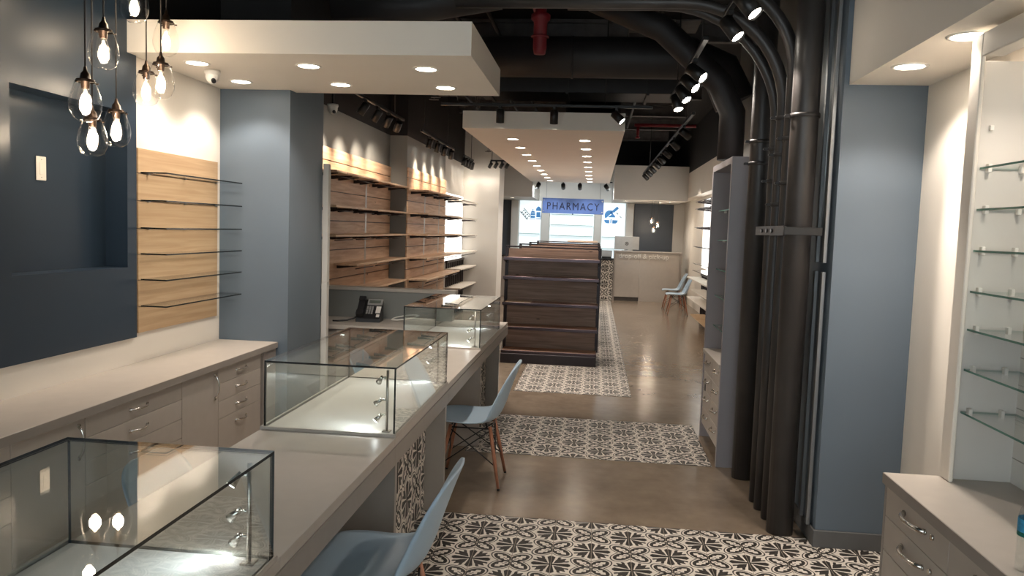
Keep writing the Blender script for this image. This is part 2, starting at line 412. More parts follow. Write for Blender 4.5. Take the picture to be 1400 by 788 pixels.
# ================================================================== LEFT: wood panel, glass shelves, cabinets
wp = thing('wood_panel', 'pale oak wall panel behind six thin glass shelves', 'wall panel', (LW, 5.18, .95))
zs = [.95, 1.12, 1.29, 1.455, 1.62, 1.795, 1.97, 2.13]
for k in range(7): ob('board', B(.0, .018, -.52, .52, zs[k] - .95 + .002, zs[k + 1] - .95 - .002, .001), 'oak', wp)
for k in range(6):
    nm = ['lowest', 'second lowest', 'third lowest', 'third highest', 'second highest', 'topmost'][k]
    t = thing('glass_shelf', '%s of the six glass shelves on the pale oak wall panel' % nm, 'shelf', (-2.88, 5.21, zs[k + 1]), 0, 'glass shelves on the oak panel')
    pane('pane', t, .001, .175, -.53, .53, 0, .009, 'shelf_glass')
    for yy in (-.45, 0, .45): ob('shelf_clip', B(.0005, .014, yy - .008, yy + .008, -.006, -.0005), 'nickel', t)
def arch_pull(parent, loc, length, vertical=False, axis='x', out=.03, fat=1.0):
    """bow handle standing proud along `axis` direction (+x or -x)"""
    sgn = 1 if axis == 'x' else -1; pts = []; rs = []
    for i in range(9):
        t = i / 8; a = (t - .5) * length; d = out * math.sin(PI * t) ** .6
        pts.append((sgn * d, 0, a) if vertical else (sgn * d, a, 0)); rs.append(fat * (.0075 - .002 * math.sin(PI * t)))
    mb = MB().tube(pts, rs, 8)
    for e in (-.5, .5):
        q = (0, 0, e * length) if vertical else (0, e * length, 0)
        mb.cyl(q, (q[0] + sgn * .006, q[1], q[2]), .011, 10)
    return ob('handle', mb, 'chrome', parent, loc)
# back counter cabinets
bc = [(1.2, 2.1, 'door'), (2.1, 3.02, 'drawers'), (3.02, 3.51, 'door'), (3.51, 4.41, 'drawers'), (4.41, 4.87, 'door'), (4.87, 5.53, 'drawers'), ]
names = ['nearest grey cabinet under the long back counter, single door', 'grey drawer cabinet under the back counter, nearest the camera',
         'narrow grey door cabinet under the navy wall niche', 'wide grey four-drawer cabinet in the middle of the back counter',
         'narrow grey door cabinet between the two drawer cabinets of the back counter', 'grey four-drawer cabinet at the blue column end of the back counter']
for (y0, y1, kind), lb in zip(bc, names):
    t = thing('base_cabinet', lb, 'cabinet', (-2.45, (y0 + y1) / 2, 0)); h = (y1 - y0) / 2
    ob('body', MB().box(-.445, -.022, -h, h, .10, .715), 'laminate_dark', t); ob('toe_kick', B(-.445, -.07, -h, h, 0, .0995), 'kick', t)
    if kind == 'door':
        d = ob('door', B(-.0215, 0, -h + .002, h - .002, .102, .712, .0015), 'laminate', t); arch_pull(d, (0, h - .05, .595), .16, True)
    else:
        for za, zb in ((.602, .712), (.482, .599), (.362, .479), (.102, .359)):
            d = ob('drawer', B(-.0215, 0, -h + .002, h - .002, za, zb, .0015), 'laminate', t); arch_pull(d, (0, 0, (za + zb) / 2 if za > .2 else .30), .16)
t = thing('counter_end_panel', 'grey end panel closing the back counter beside blue column', 'panel', (-2.6, 5.65, 0))
ob('panel', B(-.295, .165, -.11, .115, 0, .7155, .001), 'laminate_dark', t)
t = thing('back_counter', 'long taupe laminate worktop along the left wall', 'worktop', (-2.66, 3.3, .716))
ob('top', B(-.238, .24, -2.2, 2.466, 0, .044, .002), 'laminate', t); ob('edge_band', B(.2402, .2425, -2.2, 2.466, .001, .043), 'apron', t)
# switch in niche
t = thing('wall_switch', 'white rocker switch plate on the navy niche wall', 'switch', (-3.019, 3.97, 1.94))
ob('plate', B(0, .006, -.038, .038, -.065, .065, .003), 'plastic_white', t); ob('rocker', B(.0061, .009, -.017, .017, -.033, .033, .001), 'plastic_white', t)
ob('screw', MB().cyl((.006, 0, .048), (.0075, 0, .048), .003, 8), 'nickel', t); ob('screw', MB().cyl((.006, 0, -.048), (.0075, 0, -.048), .003, 8), 'nickel', t)

# recessed downlights
def downlight(x, y, z, label, group, watts=K_DOWN, r=.075, col=NEUT, angle=125):
    t = thing('recessed_downlight', label, 'ceiling light', (x, y, z), 0, group)
    ob('trim_ring', MB().lathe([(r * .86, -.001), (r * .88, -.006), (r * 1.06, -.006), (r * 1.1, -.0005)], 24), 'plastic_white', t)
    ob('lens', MB().lathe([(.0001, -.003), (r * .5, -.003), (r * .87, -.002)], 24), 'lamp_warm', t)
    spot('lamp', t, (0, 0, -.012), (0, 0, -1), watts, col, angle, .5, r * .7)
pos = [(-2.58, 4.82), (-2.58, 5.44), (-1.86, 4.87), (-1.86, 5.5), (-1.11, 4.92), (-1.11, 5.56)]
lbl = ['by the dome camera, front row', 'by the blue column, back row', 'in the middle, front row', 'in the middle, back row', 'at the free corner, front row', 'at the free corner, back row']
for (x, y), l in zip(pos, lbl): downlight(x, y, 2.69, 'round downlight in the hung panel over the back counter, ' + l, 'downlights in the left hung panel', K_DOWN * .85)
for i in range(9):
    for s_, x in (('left', -1.06), ('right', -.175)):
        downlight(x, 9.6 + i * .985, 2.80, '%s row downlight of the long hung panel, %s from the front' % (s_, ORD[i]), 'downlights in the long hung panel', K_DOWN * (.8 if i < 5 else 1.15))
downlight(1.425, 3.87, 2.52, 'round downlight in right soffit, above the blue column', 'downlights in the right soffit', K_DOWN * .95)
downlight(1.43, 3.30, 2.52, 'round downlight in right soffit, above the glass shelf cabinet', 'downlights in the right soffit', K_DOWN * 1.5)
for y, l in ((2.75, 'third'), (2.2, 'fourth')): downlight(1.5, y, 2.52, 'added unseen downlight in right soffit, %s from the blue column, over side cabinet' % l, 'downlights in the right soffit', K_DOWN)  # two lamps added out of view, continuing the row to brighten the cabinet
# dome cameras
def dome(loc, label, rz):
    t = thing('dome_camera', label, 'security camera', loc, rz)
    ob('base', MB().lathe([(.0001, 0), (.05, 0), (.052, -.018), (.045, -.03)], 20), 'plastic_white', t)
    ob('ball', MB().lathe([(.044, -.022), (.045, -.045), (.036, -.07), (.018, -.086), (.0001, -.09)], 20), 'plastic_white', t)
    ob('lens', MB().cyl((.022, 0, -.06), (.046, 0, -.078), .015, 14), 'plastic_black', t)
dome((-2.60, 5.06, 2.6895), 'white dome camera under the hung panel above back counter', -.9)
dome((-2.44, 7.0, 2.78), 'white dome camera hanging beside the blue column', -.9)
tt = thing('camera_rod', 'thin black rod carrying the camera beside the blue column', 'rod', (-2.44, 7.0, 2.78))
ob('rod', MB().cyl((0, 0, .001), (0, 0, 1.318), .012, 10), 'track_black', tt)

# pendants
def pendant(x, y, zb, zt, label, group, s=1.0, watts=K_PEND, em='filament'):
    """zb: centre of the bulb"""
    t = thing('pendant_lamp', label, 'pendant lamp', (x, y, zb - .1 * s), 0, group)
    pr = [(.001, .0), (.03, .002), (.055, .02), (.07, .055), (.0725, .085), (.066, .125), (.053, .165), (.043, .188)]
    ob('glass_shade', MB().lathe([(r * s, h * s) for r, h in pr], 28), 'bulb_glass', t)
    ob('shade_rim', MB().lathe([(.0445 * s, .186 * s), (.0455 * s, .19 * s), (.042 * s, .192 * s), (.041 * s, .187 * s)], 24), 'brass_dark', t)
    ob('socket', MB().lathe([(.0001, .155), (.018, .155), (.02, .19), (.046, .192), (.046, .198), (.024, .2), (.02, .225), (.01, .238), (.006, .26), (.0001, .262)], 18).__class__().lathe([(r * s, h * s) for r, h in [(.0001, .155), (.018, .155), (.02, .19), (.0405, .192), (.0405, .199), (.024, .202), (.02, .226), (.01, .238), (.006, .26), (.0001, .262)]], 18), 'brass_dark', t)
    for k in range(3):
        a = k * 2 * PI / 3 + .4
        ob('thumb_screw', MB().cyl((.044 * s * math.cos(a), .044 * s * math.sin(a), .181 * s), (.058 * s * math.cos(a), .058 * s * math.sin(a), .181 * s), .004 * s, 6), 'brass_dark', t)
    b = ob('bulb', MB().lathe([(r * s, h * s) for r, h in [(.0001, .04), (.02, .046), (.03, .07), (.03, .095), (.02, .125), (.013, .154)]], 16), 'bulb_glass', t)
    ob('filament', MB().lathe([(r * s, h * s) for r, h in [(.0001, .05), (.012, .054), (.017, .075), (.015, .1), (.008, .125), (.0001, .13)]], 10), em, b)
    ob('cord', MB().cyl((0, 0, .262 * s), (0, 0, zt - zb + .1 * s), .004 * s, 8), 'cord_black', t)
    point('lamp', t, (0, 0, .088 * s), watts, WARM, .028 * s)
G8 = 'egg shaped glass pendants by the navy wall'
PX = [(-2.60, 3.80, 2.096, 'lowest egg-shaped glass pendant in front of the navy niche'),
      (-2.60, 4.002, 2.167, 'egg-shaped glass pendant at the right of the lower niche trio'),
      (-2.44, 3.516, 2.239, 'egg-shaped glass pendant just above the lowest one by niche'),
      (-2.48, 3.716, 2.522, 'egg-shaped glass pendant hanging alone above the niche'),
      (-2.45, 3.93, 2.81, 'topmost egg-shaped glass pendant, cut by the upper picture edge'),
      (-2.60, 4.286, 2.43, 'egg-shaped glass pendant at left of the trio by hung panel'),
      (-2.44, 4.163, 2.453, 'egg-shaped glass pendant at right of the trio by hung panel'),
      (-2.50, 4.32, 2.722, 'highest egg-shaped glass pendant of the trio by hung panel')]
for x, y, z, l in PX: pendant(x, y, z, 3.4, l, G8)
t = thing('pendant_canopy', 'dark round ceiling plate carrying the egg-shaped pendants', 'ceiling plate', (-2.45, 4.0, 3.401))
ob('plate', MB().lathe([(.0001, 0), (.58, 0), (.58, .03), (.0001, .03)], 32), 'gunmetal', t); ob('stem', MB().cyl((0, 0, .03), (0, 0, .697), .02), 'gunmetal', t)

# ================================================================== DISPLAY COUNTER
CX0, CX1 = -1.465, -.84
dc = thing('display_counter', 'long taupe consultation counter with tiled pedestals carrying glass cases', 'counter', (-1.15, 4.5, 0))
def dco(name, mb, mat, par=dc): return ob(name, mb, mat, par, (1.15, -4.5, 0))
for y0, y1 in ((.75, 2.035), (2.036, 3.29), (3.291, 4.545), (4.546, 5.845), (5.846, 7.105), (7.106, 7.72)):
    dco('top', B(CX0, CX1 + .0, y0, y1, .722, .76, .0015), 'laminate')
    dco('apron', B(CX1 - .045, CX1 + .004, y0, y1, .64, .7215, .001), 'apron')
for y0, y1 in ((.80, 2.0), (3.30, 4.50), (5.87, 7.08)):
    pd = dco('pedestal', B(CX0 + .02, -.955, y0 + .04, y1 - .04, 0, .7215), 'laminate_dark')
    for ya in (y0, y1 - .04): dco('leg_panel', B(CX0 + .01, CX1 + .002, ya, ya + .039, 0, .6395 if False else .7215, .001), 'apron')
    ny = 5; py = (y1 - y0 - .08) / ny
    for i in range(ny):
        for j in range(3):
            o = link('tile', tile_me, pd, (-.9548, y0 + .04 + (i + .5) * py, .02 + (j + .5) * .2035), (PI / 2, 0, PI / 2 * 1))
            o.rotation_euler = Matrix.Rotation(PI / 2, 4, 'Z').to_3x3().__matmul__(Matrix.Rotation(PI / 2, 4, 'X').to_3x3()).__matmul__(Matrix.Rotation(PI / 2 * ((i + j) % 2), 4, 'Z').to_3x3()).to_euler()
# modesty panels
for y0, y1 in ((2.0, 3.30), (4.50, 5.87)):
    pass
LED_DIRS = ((-.5, .45, -.75), (-.75, .1, -.65), (-.6, -.3, -.75))
def case(y0, y1, label, poles):
    t = thing('glass_case', label, 'display case', (-1.15, (y0 + y1) / 2, .7605)); L = (y1 - y0) / 2; h = .312; a0, a1 = -.303, .303; g = .008
    ob('floor_board', B(a0 + g + .002, a1 - g - .002, -L + g + .002, L - g - .002, 0, .010, .001), 'offwhite', t)
    ob('base_frame', MB().box(a0 - .012, a1 + .006, -L - .012, -L - .0005, 0, .014).box(a0 - .012, a1 + .006, L + .0005, L + .012, 0, .014).box(a0 - .012, a0 - .0005, -L, L, 0, .014).box(a1 + .0005, a1 + .006, -L, L, 0, .014), 'laminate', t)
    pane('front_pane', t, a1 - g, a1, -L, L, .0, h - g - .0005); pane('back_pane', t, a0, a0 + g, -L, L, .0, h - g - .0005)
    pane('end_pane', t, a0 + g + .0005, a1 - g - .0005, -L, -L + g, .0, h - g - .0005); pane('end_pane', t, a0 + g + .0005, a1 - g - .0005, L - g, L, .0, h - g - .0005)
    pane('top_pane', t, a0, a1, -L, L, h - g, h)
    for py, sy in poles:
        yy = py * (L - .045); xx = a1 - .05
        p = ob('lamp_pole', MB().cyl((xx, yy, .012), (xx, yy, .29), .0065, 10).box(xx - .018, xx + .018, yy - .018, yy + .018, .0102, .016), 'nickel', t)
        for k, zz in enumerate((.255, .155, .085)):
            d = Vector(LED_DIRS[k]); d.y = -sy * abs(d.y) if k < 2 else sy * .2; d.normalize()
            c = Vector((xx - .028, yy, zz)); e = c + d * .035
            hd = ob('lamp_head', MB().cyl((xx, yy, zz), c, .005, 8).tube([c - d * .006, c + d * .012, e], [.007, .009, .014], 12), 'chrome', p)
            ob('lens', MB().cyl(e - d * .002, e + d * .001, .0115, 12), 'case_led', hd)
            spot('lamp', t, tuple(e + d * .006), tuple(d), K_CASE, COOL, 75, .7, .008)
    return t
case(.80, 2.005, 'clear glass display case nearest the camera on long counter', [(1, 1)])
case(3.315, 4.525, 'clear glass display case in the middle of the counter', [(-1, -1), (1, 1)])
case(5.875, 7.09, 'clear glass display case at the far end of counter', [(-1, -1), (1, 1)])

# ================================================================== CHAIRS
def crom(p, t):
    n = len(p) - 1; x = min(max(t, 0), .99999) * n; i = int(x); f = x - i
    q = [p[max(i - 1, 0)], p[i], p[i + 1], p[min(i + 2, n)]]
    return [.5 * (2 * q[1][k] + (q[2][k] - q[0][k]) * f + (2 * q[0][k] - 5 * q[1][k] + 4 * q[2][k] - q[3][k]) * f * f + (3 * q[1][k] - q[0][k] - 3 * q[2][k] + q[3][k]) * f ** 3) for k in range(len(p[0]))]
def make_chair(label):
    t = thing('side_chair', label, 'chair', (0, 0, 0), 0, 'pale blue shell chairs')
    P_ = [(.235, .418, .12, .0), (.232, .43, .18, .0), (.205, .441, .213, .004), (.11, .436, .232, .012), (0, .424, .236, .020), (-.10, .424, .234, .034), (-.165, .452, .230, .055),
          (-.205, .52, .226, .062), (-.238, .62, .218, .05), (-.27, .715, .205, .035), (-.292, .775, .178, .022), (-.305, .808, .13, .012), (-.309, .818, .07, .006)]
    N, M = 44, 20; vs = []; fs = []
    for i in range(N + 1):
        x, z, w_, cv = crom(P_, i / N); x2, z2, *_ = crom(P_, min(1, i / N + .01)); x1, z1, *_ = crom(P_, max(0, i / N - .01))
        tx, tz = x2 - x1, z2 - z1; l = math.hypot(tx, tz) or 1; nx, nz = -tz / l, tx / l
        if nz < 0 and abs(nz) > abs(nx): nx, nz = -nx, -nz
        nx, nz = (tz / l, -tx / l)
        for j in range(M + 1):
            u = -1 + 2 * j / M; o = cv * abs(u) ** 2.4
            vs.append((x + nx * o, w_ * u, z + nz * o))
    for i in range(N):
        for j in range(M):
            a = i * (M + 1) + j; fs.append((a, a + 1, a + M + 2, a + M + 1))
    mb = MB().add(vs, fs, 0, True); sh = ob('shell', mb, 'shell', t)
    md = sh.modifiers.new('solidify', 'SOLIDIFY'); md.thickness = .009; md.offset = 0
    for sx in (-1, 1):
        for sy in (-1, 1):
            ob('leg', MB().tube([(sx * .13, sy * .115, .40), (sx * .165, sy * .15, .22), (sx * .205, sy * .19, .012)], [.0125, .013, .0095], 10), 'chair_wood', t)
            ob('foot_glide', MB().cyl((sx * .2055, sy * .1905, .0125), (sx * .2075, sy * .1925, 0), .0095, 10), 'wire_black', t)
    br = MB()
    for sx in (-1, 1):
        br.tube([(sx * .135, -.12, .375), (sx * .178, .163, .15)], .004, 6); br.tube([(sx * .135, .12, .375), (sx * .178, -.163, .15)], .004, 6)
    for sy in (-1, 1):
        br.tube([(-.135, sy * .12, .375), (.178, sy * .163, .15)], .004, 6); br.tube([(.135, sy * .12, .375), (-.178, sy * .163, .15)], .004, 6)
    for sx in (-1, 1): br.tube([(sx * .135, -.12, .385), (sx * .135, .12, .385)], .005, 6)
    for sy in (-1, 1): br.tube([(-.135, sy * .12, .385), (.135, sy * .12, .385)], .005, 6); br.tube([(.11, sy * .11, .385), (.10, sy * .10, .42)], .006, 6); br.tube([(-.11, sy * .11, .385), (-.10, sy * .10, .418)], .006, 6)
    ob('wire_brace', br, 'wire_black', t)
    return t
ch = make_chair('pale blue shell chair nearest the camera, customer side of the counter')
ch.location = (-.765, 2.78, 0); ch.rotation_euler = (0, 0, PI)
dup(ch, None, (-.765, 5.09, 0), PI, 'pale blue shell chair with wooden legs beside middle glass case')
dup(ch, None, (-1.32, 2.655, 0), 0, 'pale blue shell chair behind the counter, seen through nearest case')
dup(ch, None, (-1.33, 5.2, 0), 0, 'pale blue shell chair behind the counter, seen through middle case')
dup(ch, None, (1.80, 17.9, 0), PI, 'pale blue shell chair nearest the drop-off desk by right shelves')
dup(ch, None, (1.78, 16.7, 0), PI, 'pale blue shell chair in front of the drop-off desk chair')

# ================================================================== PHONE NOOK
t = thing('nook_counter', 'grey counter with a telephone against the half wall', 'counter', (-2.1, 7.235, 0))
ob('top', B(-.79, .62, -.325, .325, .722, .76, .002), 'laminate', t); ob('cabinet', B(-.79, .60, -.30, .32, 0, .7215), 'laminate_dark', t)
ob('door', B(-.24, .17, -.3185, -.3005, .1, .71, .002), 'laminate', t); ob('door', B(.175, .585, -.3185, -.3005, .1, .71, .002), 'laminate', t)
hw = struct('wall_half', B(-2.92, -1.38, 7.565, 7.68, 0, 1.03), 'greywall')
struct('trim_1', B(-2.92, -1.35, 7.55, 7.70, 1.031, 1.065, .002), 'laminate')
t = thing('tall_end_panel', 'narrow pale grey upright panel edge beside blue column', 'panel', (-2.315, 6.53, 0))
ob('lower_panel', B(-.026, .022, -.028, .028, 0, 1.18, .001), 'offwhite', t); ob('upper_panel', B(-.026, .022, -.028, .028, 1.183, 2.2, .001), 'offwhite', t)
ph = thing('desk_phone', 'black office desk telephone with grey display on the nook counter', 'telephone', (-2.14, 7.30, .7605), .08)
def wedge(x0, x1, y0, y1, za, zb, z0=0): return MB().prism([(y0, z0), (y1, z0), (y1, zb), (y0, za)], x0, x1, 0, 'yz')
ob('base', wedge(-.115, .115, -.10, .09, .035, .20), 'plastic_black', ph)
def on_slope(u): return .035 + (u + .10) / .19 * .165
def slab(name, x0, x1, u0, u1, th, mat, par=ph): # a plate lying on the slope
    vs = []
    for lift in (0, th):
        for u_ in (u0, u1):
            for x_ in (x0, x1): vs.append((x_, u_ - lift * .65, on_slope(u_) + .001 + lift * .75))
    return ob(name, MB().add(vs, [(0, 1, 3, 2), (4, 6, 7, 5), (0, 4, 5, 1), (2, 3, 7, 6), (0, 2, 6, 4), (1, 5, 7, 3)]), mat, par)
slab('handset', -.112, -.05, -.085, .085, .035, 'plastic_black'); slab('earpiece', -.113, -.049, .05, .088, .05, 'plastic_black'); slab('mouthpiece', -.113, -.049, -.088, -.05, .05, 'plastic_black')
d = slab('display_bezel', -.03, .113, .03, .088, .012, 'plastic_grey'); slab('display', -.015, .095, .045, .075, .0135, 'lcd')
for i in range(3):
    for j in range(4): slab('key', -.03 + i * .024, -.013 + i * .024, -.055 + j * .02, -.04 + j * .02, .006, 'plastic_grey')
slab('speed_dial_strip', .062, .108, -.045, .02, .004, 'plastic_white'); slab('speaker_button', .075, .105, -.085, -.06, .006, 'plastic_white')
ob('curly_cord', MB().tube([(-.11, -.06, .05), (-.14, -.08, .03), (-.2, -.09, .012), (-.28, -.12, .008), (-.33, -.13, .008)], .008, 8), 'plastic_black', ph)
pts = []
for i in range(40):
    a = i / 39 * 4 * PI; pts.append((-1.83 + .13 * math.cos(a) + .02 * i / 39, 7.42 + .055 * math.sin(a), .7665 + .025 * (1 + math.sin(a + 1)) + .01 * i / 39))
tag(ob('coiled_cable', MB().tube(pts, .005, 6), 'plastic_white'), 'loop of white cable lying on the nook counter', 'cable')

# ================================================================== WOOD SLAT WALLS + SHELVES
GZ = [.42, .745, 1.07, 1.395, 1.72, 2.045, 2.37, 2.515]
def slatwall(x, y0, y1, label, cols):
    t = thing('slat_wall', label, 'wall cladding', (x, (y0 + y1) / 2, 0)); n = cols; L = y1 - y0
    for k in range(len(GZ) - 1):
        for c in range(n):
            a = -L / 2 + c * L / n; ob('plank', B(-.022, 0, a + .0005, a + L / n - .0005, GZ[k] + .005, GZ[k + 1] - .005, .002), 'pine', t)
    ob('groove_backing', B(-.0245, -.0225, -L / 2, L / 2, GZ[0], GZ[-1]), 'gunmetal', t)
slatwall(-2.9, 7.69, 10.79, 'nearer bay of knotty pine slat cladding behind the half wall', 1)
slatwall(-2.65, 10.81, 13.59, 'farther bay of knotty pine slat cladding beyond the grey step', 1)
SZ = [.925, 1.235, 1.565, 1.87, 2.225]; SN = ['lowest', 'second lowest', 'middle', 'second highest', 'top']
def wshelf(x, y0, y1, z, depth, label, group, mat='pine_flat', edge='pine_flat'):
    t = thing('wall_shelf', label, 'shelf', (x, (y0 + y1) / 2, z), 0, group); L = (y1 - y0) / 2
    ob('board', B(.002, depth, -L + .002, L - .002, -.011, .011, .002), mat, t)
    for yy in (-L + .12, L - .12):
        ob('bracket', MB().prism([(.001, -.0115), (depth - .03, -.0115), (depth - .03, -.02), (.03, -.05), (.001, -.05)], yy - .004, yy + .004, 0, 'xz'), 'gunmetal', t)
    ob('hang_rail', MB().tube([(depth - .03, -L + .06, -.045), (depth - .03, L - .06, -.045)], .006, 6), 'gunmetal', t)
    return t
for k, z in enumerate(SZ):
    segs = [(7.70, 8.42), (8.42, 9.22), (9.22, 10.0), (10.0, 10.785)]
    for i, (a, b) in enumerate(segs):
        if k == 1 and i == 0: continue
        wshelf(-2.9, a, b, z, .27, '%s pine shelf board of nearer slat bay, %s segment from the half wall' % (SN[k], ORD[i]), 'pine shelves on the nearer bay')
    segs = [(10.85, 11.75), (11.75, 12.65), (12.65, 13.55)]
    for i, (a, b) in enumerate(segs):
        wshelf(-2.65, a, b, z - (.03 if k == 4 else 0), .29, '%s pine shelf board of farther slat bay, %s segment from the step' % (SN[k], ORD[i]), 'pine shelves on the farther bay')
for x, ys, lb in ((-2.9, (8.05, 9.62), 'nearer'), (-2.65, (11.9, 13.0), 'farther')):
    for i, y in enumerate(ys):
        tt = thing('shelf_upright', 'pale slotted upright on the %s slat bay, %s of its two' % (lb, ('nearer', 'farther')[i]), 'upright', (x, y, .6))
        ob('rail', B(.0005, .0015, -.03, .03, 0, 1.6), 'nickel', tt)
# white bay beyond the wood
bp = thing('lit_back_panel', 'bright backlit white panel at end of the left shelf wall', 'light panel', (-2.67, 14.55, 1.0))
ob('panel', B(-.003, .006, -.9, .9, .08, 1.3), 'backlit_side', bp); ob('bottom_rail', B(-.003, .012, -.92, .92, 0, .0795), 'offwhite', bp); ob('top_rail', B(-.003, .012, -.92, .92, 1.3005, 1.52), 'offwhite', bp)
for k, z in enumerate((.60, .94, 1.23, 1.55, 1.86, 2.17)):
    wshelf(-2.655, 13.65, 15.45, z, .3, '%s white shelf in front of the left backlit panel' % ['lowest', 'second lowest', 'third lowest', 'third highest', 'second highest', 'topmost'][k], 'white shelves left', 'white')
rk = thing('slatted_rack', 'black slatted rack under the white shelves on the left', 'rack', (-2.66, 14.55, 0))
for i in range(10): ob('slat', B(.02, .05, -.88 + i * .19, -.85 + i * .19, .05, 1.05), 'gunmetal', rk)
ob('top_rail', B(.015, .06, -.9, .9, 1.0505, 1.09), 'gunmetal', rk); ob('bottom_rail', B(.015, .06, -.9, .9, 0, .0495), 'gunmetal', rk)

# ================================================================== GONDOLAS
def gondola(y, label):
    t = thing('gondola_shelf', label, 'shelving unit', (-.535, y, 0), 0, 'gondolas in the middle aisle'); W_ = .605
    ob('base_plinth', B(-W_, W_, -.43, .43, 0, .125, .004), 'gunmetal', t)
    for sx in (-1, 1):
        p = ob('upright', B(sx * W_ - .02, sx * W_ + .02, -.03, .03, .126, 1.46), 'gunmetal', t)
    for k in range(4):
        ob('back_panel', B(-W_ + .022, W_ - .022, -.018, .018, .13 + k * .33, .13 + k * .33 + .327, .002), 'rustic', t)
    ob('top_rail', B(-W_ - .02, W_ + .02, -.022, .022, 1.4605, 1.48, .003), 'gunmetal', t)
    for z in (.155, .46, .77, 1.10, 1.34):
        for sy in (-1, 1):
            sh = ob('shelf', B(-W_ + .005, W_ - .005, min(sy * .035, sy * .385), max(sy * .035, sy * .385), z - .022, z - .004, .002), 'rustic_flat', t)
            ob('price_rail', B(-W_, W_, min(sy * .3855, sy * .40), max(sy * .3855, sy * .40), z - .035, z + .004, .003), 'rail_steel', sh)
            for sx in (-1, 1):
                ob('bracket', MB().prism([(sy * .032, z - .023), (sy * .38, z - .023), (sy * .38, z - .035), (sy * .032, z - .09)], sx * W_ - .003, sx * W_ + .003, 0, 'yz'), 'gunmetal', sh)
    return t
g0 = gondola(10.13, 'nearest dark wood gondola shelving unit with steel shelf edges')
for y, l in ((11.95, 'second gondola shelving unit, just behind the nearest one'), (13.75, 'third gondola shelving unit from the front of the aisle'), (15.6, 'farthest gondola shelving unit, in front of the pharmacy')):
    dup(g0, None, (-.535, y, 0), 0, l)
tag(ob('loose_board', B(-.18, .14, -.12, .12, 0, .012, .002), 'paper', None, (-.92, 9.87, .7665)), 'pale board lying on middle shelf of the nearest gondola', 'board')
tag(ob('lit_top_strip', B(-.3, .3, -.02, .02, 0, .03, .002), 'paper', None, (-.25, 15.6, 1.4802)), 'pale strip painting the lit top of the farthest gondola', 'painted light')  # pale colour imitates light falling on the gondola's top shelf

# ================================================================== PHARMACY END
YB = 20.995
def wall_item(name, label, cat, x0, x1, z0, z1, th, mat):
    t = thing(name, label, cat, ((x0 + x1) / 2, YB, z0)); h = (x1 - x0) / 2
    ob('panel', B(-h, h, -th, 0, 0, z1 - z0, .003), mat, t); return t
wall_item('dark_panel', 'dark grey-blue wall panel at left of the pharmacy wall', 'wall panel', -2.87, -2.29, 1.0, 2.47, .02, 'darkpanel')
wall_item('dark_panel', 'large dark grey-blue wall panel behind the drop-off desk pendants', 'wall panel', 1.0, 2.03, .9, 2.49, .02, 'darkpanel')
LP = []
for x0, x1, lb, zl in ((-2.06, -1.48, 'left', (1.58, 1.25)), (-1.23, -.06, 'middle', (2.12, 1.84, 1.555, 1.25)), (.15, .77, 'right', (1.56, 1.25))):
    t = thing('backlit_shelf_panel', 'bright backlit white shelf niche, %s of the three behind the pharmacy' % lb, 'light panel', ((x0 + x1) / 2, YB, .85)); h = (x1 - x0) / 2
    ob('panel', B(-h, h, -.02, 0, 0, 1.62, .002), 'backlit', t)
    for z in zl: ob('glass_shelf', B(-h + .02, h - .02, -.16, -.021, z - .85, z - .838), 'glass_edge_green', t)
for x0, x1, lb in ((-2.27, -2.08, 'left of the left'), (-1.46, -1.25, 'between the left and middle'), (-.04, .13, 'between the middle and right'), (.79, .98, 'right of the right')):
    t = thing('pilaster', 'pale grey pilaster %s backlit shelf niche' % lb, 'pilaster', ((x0 + x1) / 2, YB, 0)); h = (x1 - x0) / 2
    ob('shaft', B(-h, h, -.18, 0, 0, 2.468, .004), 'offwhite', t)
# icons (flat appliques)
def poly(n, cx, cz, r, a0=0, a1=2 * PI): return [(cx + r * math.cos(a0 + (a1 - a0) * i / n), cz + r * math.sin(a0 + (a1 - a0) * i / n)) for i in range(n + 1)]
def rot(pts, a, cx, cz): return [(cx + (x - cx) * math.cos(a) - (z - cz) * math.sin(a), cz + (x - cx) * math.sin(a) + (z - cz) * math.cos(a)) for x, z in pts]
def R4(x0, x1, z0, z1): return [(x0, z0), (x1, z0), (x1, z1), (x0, z1)]
ic = thing('medicine_icon', 'blue pill pack and bottles emblem on left backlit panel', 'emblem', (-1.74, 20.9745, 1.97))
bk = MB()
bl = rot(R4(-.235, -.10, .02, .32), .75, -.12, .16)
for k in range(4): a_, b_ = bl[k], bl[(k + 1) % 4]; bk.prism([a_, b_, (b_[0] + .012, b_[1] + .012), (a_[0] + .012, a_[1] + .012)], -.006, 0, 0, 'xz')
for i in range(2):
    for j in range(4):
        q = rot([(-.2 + i * .065, .06 + j * .07)], .75, -.12, .16)[0]; bk.prism(poly(10, q[0], q[1], .02)[:-1], -.006, 0, 0, 'xz')
ob('blister_pack', bk, 'icon_grey', ic)
ob('small_bottle', MB().prism(R4(-.02, .1, .04, .1), -.01, 0, 0, 'xz').prism(R4(-.02, .1, .115, .17), -.01, 0, 0, 'xz').prism([(-.02, .18), (.1, .18), (.075, .225), (.005, .225)], -.01, 0, 0, 'xz').prism(R4(.028, .052, .235, .28), -.01, 0, 0, 'xz'), 'icon_blue_glow', ic)
ob('tall_bottle', MB().prism(R4(.135, .24, .06, .2), -.01, 0, 0, 'xz').prism([(.12, .23), (.26, .23), (.255, .29), (.22, .34), (.19, .355), (.16, .34), (.125, .29)], -.01, 0, 0, 'xz').prism([(.25, .05), (.265, .05), (.28, .2), (.265, .2)], -.01, 0, 0, 'xz').prism(R4(.13, .265, .01, .03), -.01, 0, 0, 'xz').prism(R4(-.04, .11, .005, .02), -.01, 0, 0, 'xz'), 'icon_blue_glow', ic)
ic = thing('pill_icon', 'blue tablet and capsule emblem on right backlit panel', 'emblem', (.43, 20.9745, 1.92))
